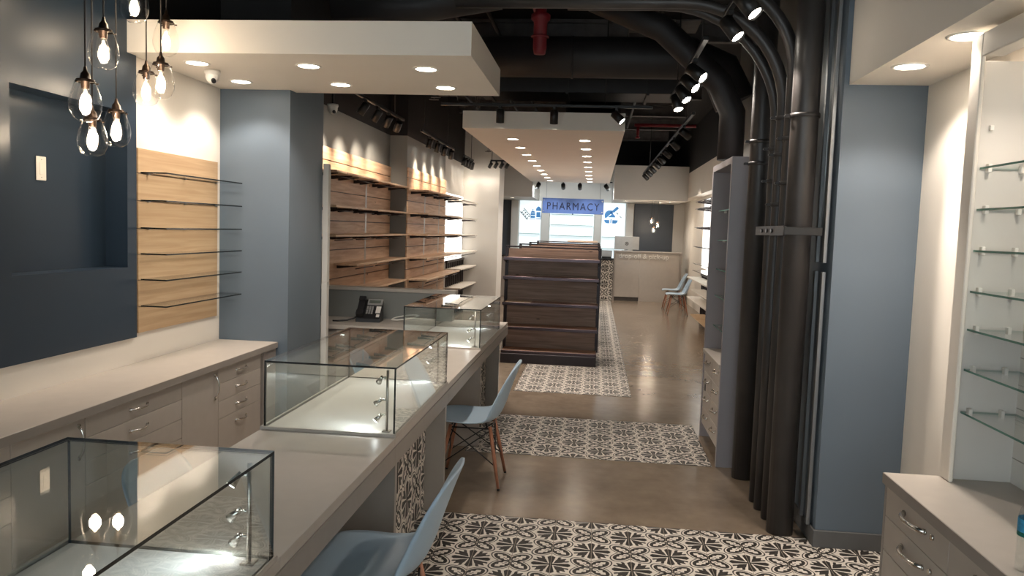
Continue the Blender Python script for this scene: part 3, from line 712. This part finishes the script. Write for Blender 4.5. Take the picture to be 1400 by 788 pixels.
ob('round_tablet', MB().prism(rot(poly(14, -.07, .22, .14, 0.1, PI - .1), .75, -.07, .22), -.01, 0, 0, 'xz').prism([(-.13, .17), (.08, .17), (.06, .22), (.01, .27)], -.01, 0, 0, 'xz'), 'icon_blue_glow', ic)
ob('capsule', MB().prism(rot(R4(-.01, .17, .33, .40), .75, .06, .36), -.01, 0, 0, 'xz').prism(rot(R4(-.08, -.02, .33, .40), .75, .06, .36), -.01, 0, 0, 'xz'), 'icon_blue_glow', ic)
ob('flat_pill', MB().prism([(-.22, .1), (-.08, .1), (-.08, .01), (-.16, .01), (-.2, .04)], -.01, 0, 0, 'xz').prism([(.0, .1), (.15, .1), (.13, .04), (.09, .01), (.0, .01)], -.01, 0, 0, 'xz').prism(R4(-.05, -.025, .02, .13), -.01, 0, 0, 'xz'), 'icon_blue_glow', ic)
ob('dash', MB().prism(rot(R4(.09, .16, .27, .295), -.75, .12, .28), -.01, 0, 0, 'xz').prism(rot(R4(.18, .25, .18, .2), -.75, .21, .19), -.01, 0, 0, 'xz'), 'icon_grey', ic)
# text
def text(name, body, size, depth, mat, parent, loc, spacing=1.0, width=None):
    cu = bpy.data.curves.new(name, 'FONT'); cu.body = body; cu.size = size; cu.extrude = depth; cu.align_x = 'CENTER'; cu.space_character = spacing; cu.resolution_u = 3
    tmp = bpy.data.objects.new('tmp', cu); COL.objects.link(tmp); bpy.context.view_layer.update()
    me = bpy.data.meshes.new_from_object(tmp.evaluated_get(bpy.context.evaluated_depsgraph_get())); bpy.data.objects.remove(tmp)
    me.materials.clear(); me.materials.append(MATS[mat])
    o = link(name, me, parent, loc, (PI / 2, 0, 0))
    if width:
        xs = [v.co.x for v in me.vertices]; k = width / (max(xs) - min(xs)); o.scale = (k, 1, 1)
    return o
sg = thing('pharmacy_sign', 'blue hanging sign reading PHARMACY over the far counter', 'sign', (-.545, 18.05, 2.09))
ob('board', B(-.705, .705, -.012, .012, 0, .35, .003), 'sign_blue', sg)
text('lettering', 'PHARMACY', .235, .006, 'sign_navy', sg, (0.0, -.018, .09), 1.25, 1.2)
for sx in (-1, 1):
    ob('hanger_wire', MB().cyl((sx * .62, 0, .351), (sx * .62, 0, 1.99), .004, 6), 'steel', sg)
    for z in (.05, .30): ob('stud', MB().cyl((sx * .67, -.022, z), (sx * .67, -.012, z), .012, 10), 'chrome', sg)
ob('bottom_clip', B(-.015, .015, -.014, .014, -.02, -.0005), 'sign_navy', sg)
# pharmacy counter with tile front
t = thing('pharmacy_counter', 'tile-fronted pharmacy counter behind the gondolas', 'counter', (-.9, 19.7, 0))
pc = ob('body', B(-1.6, 1.375, -.22, .3, 0, 1.0), 'laminate_dark', t); ob('top', B(-1.6, 1.375, -.26, .34, 1.001, 1.04, .003), 'plastic_black', t)
for i in range(6):
    for j in range(5):
        o = link('tile', tile_me, pc, (1.375 - .103 - i * TS, -.2201, (j + .5) * .2), (PI / 2, 0, 0))
        o.rotation_euler = (Matrix.Rotation(PI / 2, 3, 'X') @ Matrix.Rotation(PI / 2 * ((i + j) % 2), 3, 'Z')).to_euler()
t = thing('card_terminal', 'small black terminal on the tile-fronted pharmacy counter', 'terminal', (.3, 19.62, 1.0405))
ob('base', B(-.12, .12, -.1, .1, 0, .05, .01), 'plastic_black', t); ob('screen', MB().prism([(-.06, .051), (.06, .051), (.03, .20), (-.02, .20)], -.13, .13, 0, 'yz'), 'plastic_grey', t)
# drop-off desk
t = thing('dropoff_desk', 'beige desk lettered drop-off & pick-up at the far end', 'desk', (1.31, 19.5, 0))
ob('front_panel', B(-.79, -.19, 0, .02, .10, 1.21, .002), 'laminate', t); ob('front_panel', B(-.186, .785, 0, .02, .0, 1.21, .002), 'laminate', t)
ob('side_panel', B(-.83, -.791, -.03, .6, 0, 1.21, .002), 'apron', t); ob('side_panel', B(.786, .83, -.03, .6, 0, 1.21, .002), 'apron', t)
ob('top', B(-.83, .83, -.03, .6, 1.2105, 1.245, .003), 'apron', t); ob('toe_kick', B(-.79, -.19, .03, .06, 0, .0995), 'kick', t)
text('lettering', 'drop-off & pick-up', .17, .014, 'plastic_white', t, (-.1, -.014, 1.07), 1.0, 1.22)
m = thing('monitor', 'silver computer screen seen from behind on drop-off desk', 'monitor', (.79, 19.72, 1.2455))
ob('housing', B(-.305, .305, -.02, .02, .03, .36, .008), 'plastic_grey', m); ob('foot', B(-.12, .12, -.09, .09, 0, .012, .003), 'steel', m); ob('neck', B(-.03, .03, -.0, .02, .012, .05), 'steel', m)
ob('round_badge', MB().cyl((0, -.024, .18), (0, -.0201, .18), .045, 20), 'plastic_black', m); ob('badge_mark', MB().lathe([(.018, 0), (.024, .0005), (.03, 0)], 16, (0, -.0245, .18), axis=(0, -1, 0)), 'plastic_grey', m)
for (x, z), lb in zip(((1.32, 2.0), (1.475, 1.91), (1.38, 1.78)), ('upper left', 'right', 'lowest')):
    pendant(x, 19.0, z, 2.4745, '%s of the three small pendant lamps over drop-off desk' % lb, 'small pendants over the drop-off desk', .75, 4)
for x, y in ((1.75, 19.2), (1.6, 20.0), (.7, 19.4), (-2.1, 19.4)):
    downlight(x, y, 2.475, 'small downlight under pharmacy soffit, %s' % {1.75: 'over the right end of the drop-off desk', 1.6: 'behind the desk pendants', .7: 'above the silver monitor', -2.1: 'left of the hanging sign'}[x], 'downlights under the pharmacy soffits', K_DOWN * .6, .06)

# ================================================================== RIGHT: tall shelf, pipes, near cabinet
t = thing('tall_shelf_cabinet', 'tall pale grey cabinet with open glass shelves and drawers beside the pipes', 'cabinet', (1.17, 6.2, 0))
ob('side_panel', B(-.22, .23, -.46, -.42, 0, 2.27, .002), 'grey_laminate', t); ob('side_panel', B(-.22, .23, .42, .46, 0, 2.27, .002), 'grey_laminate', t)
ob('top_panel', B(-.22, .23, -.419, .419, 2.22, 2.27, .002), 'grey_laminate', t); ob('back_panel', B(.21, .23, -.419, .419, .10, 2.219), 'greywall', t)
ob('drawer_box', B(-.19, .209, -.419, .419, .12, .72), 'laminate_dark', t); ob('worktop', B(-.23, .209, -.419, .419, .721, .755, .002), 'laminate', t)
ob('toe_kick', B(-.13, .209, -.419, .419, 0, .119), 'apron', t)
for za, zb in ((.57, .715), (.42, .565), (.27, .415), (.122, .265)):
    for yc in (-.21, .21):
        d = ob('drawer', B(-.212, -.1905, yc - .205, yc + .205, za, zb, .0015), 'laminate', t); arch_pull(d, (-.212, yc, (za + zb) / 2 + .02), .14, axis='-x')
        ob('lock', MB().cyl((-.2125, yc - .13, zb - .03), (-.22, yc - .13, zb - .03), .009, 12), 'chrome', d)
ob('key', MB().cyl((-.22, .08, .52), (-.245, .08, .52), .003, 6).box(-.25, -.244, .06, .10, .46, .515), 'plastic_black', t)
for z in (.95, 1.2, 1.42, 1.66, 1.9): 
    sh = pane('glass_shelf', t, -.16, .205, -.418, .418, z, z + .008, 'shelf_glass', 'glass_edge_green')
    for yy in (-.41, .40): ob('shelf_pin', B(-.12, -.10, yy, yy + .01, z - .012, z - .0005), 'plastic_white', sh)
# pipes
def arc(c, r, a0, a1, n=10, ax=(-1, 0)): pass
def pipe(x, y, r, path, label, clamps=()):
    t = thing('riser_pipe', label, 'pipe', (x, y, 0), 0, 'black riser pipes'); ob('pipe', MB().tube(path, r, 18), 'pipe_black', t)
    for z in clamps:
        c = ob('clamp', MB().lathe([(r + .0005, z - .012), (r + .007, z - .012), (r + .007, z + .012), (r + .0005, z + .012)], 18), 'pipe_black', t)
        ob('clamp_bolt', MB().cyl((-r - .03, -.015, z), (-r - .03, .015, z), .006, 8).box(-r - .032, -r - .006, -.008, .008, z - .008, z + .008), 'pipe_black', c)
    return t
def bend(zs_, R_, dx, dy, run, n=12):
    p = [(0, 0, 0), (0, 0, zs_ * .5), (0, 0, zs_)]
    for i in range(1, n + 1):
        a = PI / 2 * i / n; s_ = R_ * (1 - math.cos(a)); p.append((dx * s_, dy * s_, zs_ + R_ * math.sin(a)))
    p.append((dx * (R_ + run), dy * (R_ + run), zs_ + R_)); return p
pipe(1.10, 5.53, .072, [(0, 0, 0), (0, 0, 2.6), (0, 0, 4.09)], 'thick black riser pipe next to the tall shelf cabinet', (2.35, 2.2))
pipe(1.085, 5.04, .03, bend(2.40, .72, -1, .0, .6), 'thin black riser pipe bending left, farthest of three slim ones', (2.05, 2.25))
pipe(1.095, 4.90, .037, bend(2.48, .62, -1, .0, 1.4), 'slim black riser pipe bending left, middle of three slim ones', (1.9, 2.2, 2.42))
pipe(1.105, 4.74, .037, bend(2.66, .52, -1, .0, 1.9), 'slim black riser pipe bending left, nearest of three slim ones', (2.02, 2.28))
pipe(1.13, 4.53, .074, [(0, 0, 0), (0, 0, 2.6), (0, 0, 4.09)], 'thickest black riser pipe at front, beside the blue column', (2.38,))
t = thing('pipe_strap', 'flat black steel strap holding the riser pipes together', 'strap', (1.1, 4.75, 1.74))
ob('bar', B(-.074, -.060, -.33, .42, -.028, .028, .002), 'track_black', t); ob('end_bracket', B(-.074, .13, -.345, -.331, -.022, .022, .002), 'track_black', t)
for yy in (-.05, .08, .22): ob('bolt', MB().cyl((-.083, yy, 0), (-.0745, yy, 0), .012, 8), 'steel', t)
for i, y in enumerate((4.42, 4.56)):
    tt = thing('strut_channel', 'grey vertical steel strut on the blue column, %s of two' % ('nearer' if i == 0 else 'farther'), 'strut', (1.2615, y, .101))
    ob('channel', B(-.02, 0, -.016, .016, 0, 1.42, .002), 'strut', tt); ob('channel', B(-.02, 0, -.016, .016, 1.47, 3.9, .002), 'strut', tt)
# near right cabinet
t = thing('side_cabinet', 'grey drawer cabinet in lower right corner with bow handles', 'cabinet', (1.44, 2.3, 0))
ob('body', B(-.20, .255, -1.0, .93, .10, .715), 'laminate_dark', t); ob('toe_kick', B(-.15, .255, -1.0, .93, 0, .0995), 'kick', t); ob('end_panel', B(-.222, .255, .9305, .95, 0, .715, .001), 'apron', t)
ob('top', B(-.23, .255, -1.0, .955, .716, .76, .002), 'laminate', t); ob('edge_band', B(-.2325, -.2302, -1.0, .955, .717, .759), 'apron', t)
for y0, y1 in ((.37, .928), (-.20, .367), (-.98, -.203)):
    for za, zb in ((.592, .712), (.452, .589), (.302, .449), (.102, .299)):
        d = ob('drawer', B(-.2215, -.2005, y0, y1, za, zb, .0015), 'laminate', t); arch_pull(d, (-.2215, (y0 + y1) / 2 - .0, (za + zb) / 2 + .015), .19, axis='-x', out=.035, fat=1.5)
        ob('lock', MB().cyl((-.222, y0 + .12, zb - .04), (-.23, y0 + .12, zb - .04), .01, 12), 'chrome', d)
t = thing('glass_shelf_cabinet', 'tall pale frame cabinet with glass shelves standing on side cabinet', 'cabinet', (1.56, 2.3, .7605))
ob('corner_post', B(-.135, -.118, .87, .955, 0, 1.74, .004), 'white', t); ob('end_panel', B(-.1175, .139, .92, .955, 0, 1.645, .001), 'offwhite', t)
ob('header', B(-.135, -.06, -.9, .8695, 1.65, 1.74, .004), 'white', t)
bpn = ob('back_panel', B(.120, .139, -.9, .9195, 0, 1.6495), 'plastic_white', t)
for k in range(7): ob('panel_joint', B(.1185, .1198, -.9, .919, .1 + k * .2, .104 + k * .2), 'nickel', bpn)
for k, z in enumerate((1.03, 1.20, 1.36, 1.51, 1.67, 1.83, 1.99)):
    sh = pane('glass_shelf', t, -.09, .118, -.9, .915, z - .76, z - .752, 'shelf_glass', 'glass_edge_green')
    for xx in (-.06, .06): ob('shelf_clip', B(xx - .007, xx + .007, .895, .9195, z - .772, z - .738, .002), 'plastic_white', sh)
ob('shelf_clip', B(-.067, -.053, .905, .9195, 1.38, 1.40, .002), 'plastic_white', t)
b = thing('water_bottle', 'clear water bottle with green and teal label on side cabinet', 'bottle', (1.284, 2.335, .7605))
ob('body', MB().lathe([(.0001, .0), (.028, .0), (.032, .006), (.032, .05), (.030, .055), (.032, .06), (.032, .162), (.027, .182), (.0135, .206), (.0125, .218)], 20), 'bottle_plastic', b)
ob('label', MB().lathe([(.0325, .118), (.0327, .119), (.0327, .155), (.0325, .156)], 20), 'teal_label', b); ob('label_band', MB().lathe([(.0326, .105), (.0328, .106), (.0328, .1175), (.0326, .118)], 20), 'green_label', b)
ob('cap', MB().lathe([(.0001, .232), (.014, .232), (.0145, .214), (.0145, .209)], 16), 'plastic_white', b)

# right far shelves
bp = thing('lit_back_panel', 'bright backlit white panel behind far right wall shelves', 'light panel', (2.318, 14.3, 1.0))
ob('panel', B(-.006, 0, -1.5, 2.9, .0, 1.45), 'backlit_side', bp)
for k, z in enumerate((1.0, 1.14, 1.47, 1.84, 2.2, 2.34)):
    tt = thing('display_shelf', '%s of the glass shelves on the far right wall' % ['lowest', 'second lowest', 'third lowest', 'third highest', 'second highest', 'topmost'][k], 'shelf', (2.3, 14.25, z), 0, 'far right glass shelves')
    pane('pane', tt, -.36, 0, -1.5, 1.45, 0, .01, 'shelf_glass', 'glass_edge_dark')
    for yy in (-1.2, -.4, .4, 1.3): ob('bracket', MB().prism([(-.34, -.001), (0, -.001), (0, -.05), (-.34, -.012)], yy - .02, yy + .02, 0, 'xz'), 'gunmetal', tt)
for k, (z, y1) in enumerate(((.20, 14.9), (.48, 15.6), (.66, 15.1), (.86, 15.72))):
    for j in range(3):
        ya = y1 - (j + 1) * .95
        tt = thing('rack_board', '%s white board row of the far right rack, %s from the drop-off desk' % (['lowest', 'second lowest', 'second highest', 'topmost'][k], ORD[j]), 'shelf', (2.1, ya + .47, z), 0, 'far right rack boards')
        ob('board', B(-.26, .008, -.465, .465, -.012, .012, .003), 'white' if k else 'oak', tt)
rk = thing('slatted_rack', 'black slatted rack under the far right shelves', 'rack', (2.15, 14.3, 0))
for i in range(14): ob('slat', B(-.03, 0, -1.4 + i * .21, -1.37 + i * .21, .05, .9), 'gunmetal', rk)
ob('top_rail', B(-.04, 0, -1.45, 1.45, .9005, .94), 'gunmetal', rk); ob('bottom_rail', B(-.04, 0, -1.45, 1.45, 0, .0495), 'gunmetal', rk)

# ================================================================== TRACK LIGHTING
def track(p0, p1, label):
    p0, p1 = Vector(p0), Vector(p1); t = thing('light_track', label, 'light track', p0); d = p1 - p0
    if abs(d.x) > abs(d.y): ob('rail', B(0, d.x, -.017, .017, 0, .03, .003), 'track_black', t)
    else: ob('rail', B(-.017, .017, 0, d.y, 0, .03, .003), 'track_black', t)
    for f in (.08, .78): ob('hanger_rod', MB().cyl(d * f + Vector((0, 0, .0305)), (d * f).to_2d().to_3d() + Vector((0, 0, 4.099 - p0.z)), .006, 6), 'track_black', t)
def head(p, dr, label, group, watts=K_TRACK, col=WARM, s=1.0, angle=48, lens='lamp_spot', rec=.014):
    t = thing('track_spotlight', label, 'spotlight', (p[0], p[1], p[2] - .0005), 0, group); d = Vector(dr).normalized()
    ob('adapter', B(-.016, .016, -.05, .05, -.03, 0, .003), 'track_black', t)
    j = Vector((0, 0, -.075 * s)); ob('stem', MB().cyl((0, 0, -.03), j, .009, 8), 'track_black', t)
    a, e = j - d * .045 * s, j + d * .095 * s
    ob('can', MB().lathe([(r_ * s, h_ * s) for r_, h_ in ((.0001, 0), (.034, 0), (.042, .006), (.042, .14), (.039, .14), (.037, .08))], 18, a, axis=tuple(d)), 'track_black', t)
    ob('lens', MB().cyl(e - d * rec * s, e - d * (rec - .004) * s, .0365 * s, 16), lens, t)
    spot('lamp', t, tuple(e + d * .006), tuple(d), watts, col, angle, .55, .03)
# left wall washers
for (ya, yb, lb, hs) in ((7.75, 9.7, 'nearest', (8.05, 8.55, 9.0, 9.45)), (10.7, 13.2, 'middle', (11.3, 11.85, 12.4, 13.0)), (14.2, 15.3, 'farthest', (14.3, 14.6, 14.9, 15.2))):
    track((-2.46, ya, 3.0), (-2.46, yb, 3.0), '%s black light track washing the left shelf wall' % lb)
    for i, y in enumerate(hs):
        dy = (-.05, .1, .35, .6)[i] if ya < 10 else (0, .1, .2, .4)[i]
        xw = -2.9 if ya < 10 else -2.65
        head((-2.46, y, 3.0), (xw + 2.46, dy, -.66), 'black spotlight on the %s left track, %s head' % (lb, ORD[i]), 'left track spotlights', K_TRACK * (.8 if ya < 14 else .06), WARM, 1.0, 72)
track((-2.1, 15.2, 3.0), (-1.75, 15.2, 3.0), 'short black light track in front of the white pier')
for i in range(4): head((-2.09 + i * .11, 15.2, 3.0), (-.5, .3, -.8), 'small black spotlight by the white pier, %s from the left' % ORD[i], 'pier spotlights', K_TRACK * .035, NEUT, .8, 80)
# cross track in front of long hung panel
track((-1.75, 8.55, 3.03), (.55, 8.55, 3.03), 'black light track crossing in front of the long hung panel')
for x, dr, lb, w_ in ((-1.09, (0, .0, -1), 'left', K_TRACK * 1.4), (-.5, (0, .0, -1), 'middle', K_TRACK * 1.4), (.17, (.75, -.35, -.75), 'tilted right', K_TRACK)):
    head((x, 8.55, 3.03), dr, '%s black spotlight before the front edge of long hung panel' % lb, 'front spotlights', w_, NEUT, 1.05, 64, rec=.05 if abs(dr[0]) < .1 else .014)
# right tracks
track((.72, 2.6, 3.0), (.72, 4.85, 3.0), 'black light track nearest the camera at upper right')
for i, (y, dr) in enumerate(((4.24, (.5, -.35, -.75)), (4.72, (.5, -.35, -.75)))):
    head((.72, y, 3.0), dr, 'large black spotlight at the upper right, %s one' % ('nearer' if i == 0 else 'farther'), 'upper right spotlights', K_TRACK * .8, NEUT, 1.05, 38)
track((.68, 5.4, 3.0), (.68, 7.8, 3.0), 'black light track running beside the bent pipes')
for i, (y, dr) in enumerate(((6.0, (.62, -.5, -.6)), (6.4, (.58, -.5, -.64)), (6.85, (.42, -.45, -.8)), (7.3, (.2, -.4, -.9)))):
    head((.68, y, 3.0), dr, 'black spotlight on the track beside bent pipes, %s head' % ORD[i], 'spotlights beside the bent pipes', K_TRACK * .8, NEUT, 1.1)
track((1.0, 8.7, 3.0), (1.0, 17.5, 3.0), 'long black light track above the right aisle')
for i, y in enumerate((9.6, 10.8, 12.0, 13.0, 14.0, 15.0, 16.0, 17.0)):
    head((1.0, y, 3.0), (.75 if i % 2 == 0 else .6, .35, -.55), 'black spotlight above the right aisle, %s from the front' % ORD[i], 'right aisle spotlights', K_TRACK * .6, NEUT, 1.05)
for x, lb, dr in ((-1.40, 'leftmost', (-.2, .6, -.35)), (-.81, 'second', (0, .6, -.3)), (-.415, 'third', (0, .6, -.3)), (.21, 'rightmost', (.3, .6, -.35))):
    head((x, 18.6, 2.85), dr, '%s small black spotlight above the hanging pharmacy sign' % lb, 'pharmacy sign spotlights', K_TRACK * .45, COOL, 1.2, 90)
track((-1.5, 18.6, 2.85), (.35, 18.6, 2.85), 'black light track above the hanging pharmacy sign')

# ================================================================== CEILING SERVICES
for i in range(9):
    y = 3.4 + i * 1.9
    tt = thing('ceiling_joist', 'dark steel joist under the black ceiling, %s from the front' % ORD[i], 'joist', (-.5, y, 3.86))
    ob('beam', MB().box(-2.3, 2.1, -.05, .05, 0, .012).box(-2.3, 2.1, -.006, .006, .0125, .2).box(-2.3, 2.1, -.05, .05, .2005, .2395), 'joist', tt)
def duct(pts, r, label, name='air_duct', mat='duct_black', cat='duct', flange=True):
    t = thing(name, label, cat, pts[0]); o = Vector(pts[0]); q = [Vector(p) - o for p in pts]; mb = MB().tube(q, r, 20); ob('run', mb, mat, t)
    if flange:
        for a, b_ in zip(q[:-1], q[1:]):
            if (b_ - a).length > .6:
                d_ = (b_ - a).normalized(); k = 1
                while k * .9 < (b_ - a).length:
                    c = a + d_ * k * .9; ob('joint_band', MB().cyl(c - d_ * .012, c + d_ * .012, r + .008, 20), mat, t); k += 1
    return t
duct([(-1.2, 7.9, 3.42), (.2, 7.9, 3.42), (.85, 7.9, 3.42), (1.15, 7.9, 3.3), (1.3, 7.9, 3.0)], .2, 'large black round duct crossing above the long hung panel')
duct([(1.12, 6.9, 2.35), (1.12, 6.9, 2.75), (1.0, 6.9, 3.0), (.5, 6.9, 3.45), (-.1, 6.9, 3.7)], .11, 'black angled duct rising behind the bent pipes')
duct([(-2.2, 6.3, 3.45), (-1.5, 6.35, 3.48), (-.85, 6.4, 3.6)], .13, 'black flexible duct sagging under the ceiling', flange=False)
tt = thing('air_duct', 'wide black rectangular duct along the ceiling', 'duct', (-.1, 12.0, 3.3))
ob('run', B(-.35, .35, -1.2, 5.5, 0, .4, .005), 'duct_black', tt)
for yy in (-.9, 2.0, 4.9):
    for sx in (-1, 1): ob('hanger_strap', B(sx * .36 - .008, sx * .36 + .008, yy, yy + .03, .4205, .7995), 'duct_black', tt)
for k in range(6): ob('joint_flange', B(-.37, .37, -1.2 + k * 1.2, -1.17 + k * 1.2, -.02, .42), 'duct_black', tt)
tt = thing('air_duct', 'black rectangular cross duct behind the spotlights', 'duct', (.0, 9.2, 3.25))
ob('run', B(-1.4, .9, -.3, .3, 0, .35, .005), 'duct_black', tt)
for k in range(3): ob('joint_flange', B(-1.3 + k * .9, -1.27 + k * .9, -.32, .32, -.02, .37), 'duct_black', tt)
sp_ = duct([(-.62, 5.6, 3.7), (-.62, 12.0, 3.7)], .03, 'red sprinkler pipe running along the ceiling', 'sprinkler_pipe', 'rust_red', 'pipe', False)
tt = thing('sprinkler_valve', 'red sprinkler valve hanging above the hung panel', 'valve', (-.56, 7.0, 3.25))
ob('body', MB().lathe([(.0001, 0), (.05, 0), (.06, .05), (.06, .28), (.085, .3), (.085, .34), (.05, .36), (.05, .419), (.0001, .4195)], 16), 'rust_red', tt); ob('hand_wheel', MB().lathe([(.07, .14), (.08, .145), (.08, .155), (.07, .16)], 16, (0, 0, 0)), 'rust_red', tt)
duct([(.45, 10.5, 3.12), (1.25, 10.5, 3.12)], .022, 'short red sprinkler branch behind right spotlights', 'sprinkler_pipe', 'rust_red', 'pipe', False)
tt = thing('sprinkler_drop', 'red sprinkler drop below the red branch pipe', 'sprinkler', (.5, 10.5, 2.98)); ob('drop', MB().cyl((0, 0, 0), (0, 0, .117), .02, 10), 'rust_red', tt); ob('nozzle', MB().lathe([(.0001, -.03), (.03, -.03), (.03, -.022), (.01, -.0005)], 12), 'rust_red', tt)
for i, (x, y, z) in enumerate(((-1.5, 6.2, 3.836), (-1.15, 6.2, 3.836), (.55, 7.2, 3.836), (-2.2, 6.2, 3.836))):
    duct([(x, y, z), (x, y + 9, z)], .022, 'thin black conduit running along the ceiling, %s of four' % ('second from the left', 'third from the left', 'rightmost', 'leftmost')[i], 'conduit', 'duct_black', 'conduit', False)
for i in range(14):
    x = -2.0 + (i * .23) % 1.1; y = 6.9 + (i * 1.37) % 7; 
    tt = thing('hanger_rod', 'thin black threaded rod hanging from the dark ceiling', 'rod', (x, y, 3.05), 0, 'ceiling hanger rods')
    ob('rod', MB().cyl((0, 0, 0), (0, 0, 1.049), .006, 6), 'joist', tt); ob('foot', B(-.05, .05, -.015, .015, -.01, -.0005), 'joist', tt)
tt = thing('ceiling_wall_vent', 'grey vented deck plates between joists above hung panel', 'vent', (-.9, 8.9, 3.78))
for k in range(5): ob('plate', B(-.6 + k * .24, -.4 + k * .24, -.3, .3, 0, .02, .003), 'joist', tt)
for i, x in enumerate((.35, .6, .85)):
    tt = thing('ceiling_plate', 'grey metal plate in ceiling above the right spotlights, %s of three' % ('leftmost', 'middle', 'rightmost')[i], 'plate', (x, 8.2, 3.8)); ob('plate', MB().box(-.1, .1, -.25, .25, 0, .015, .003).box(-.1, -.095, -.25, .25, -.08, -.0005), 'joist', tt)
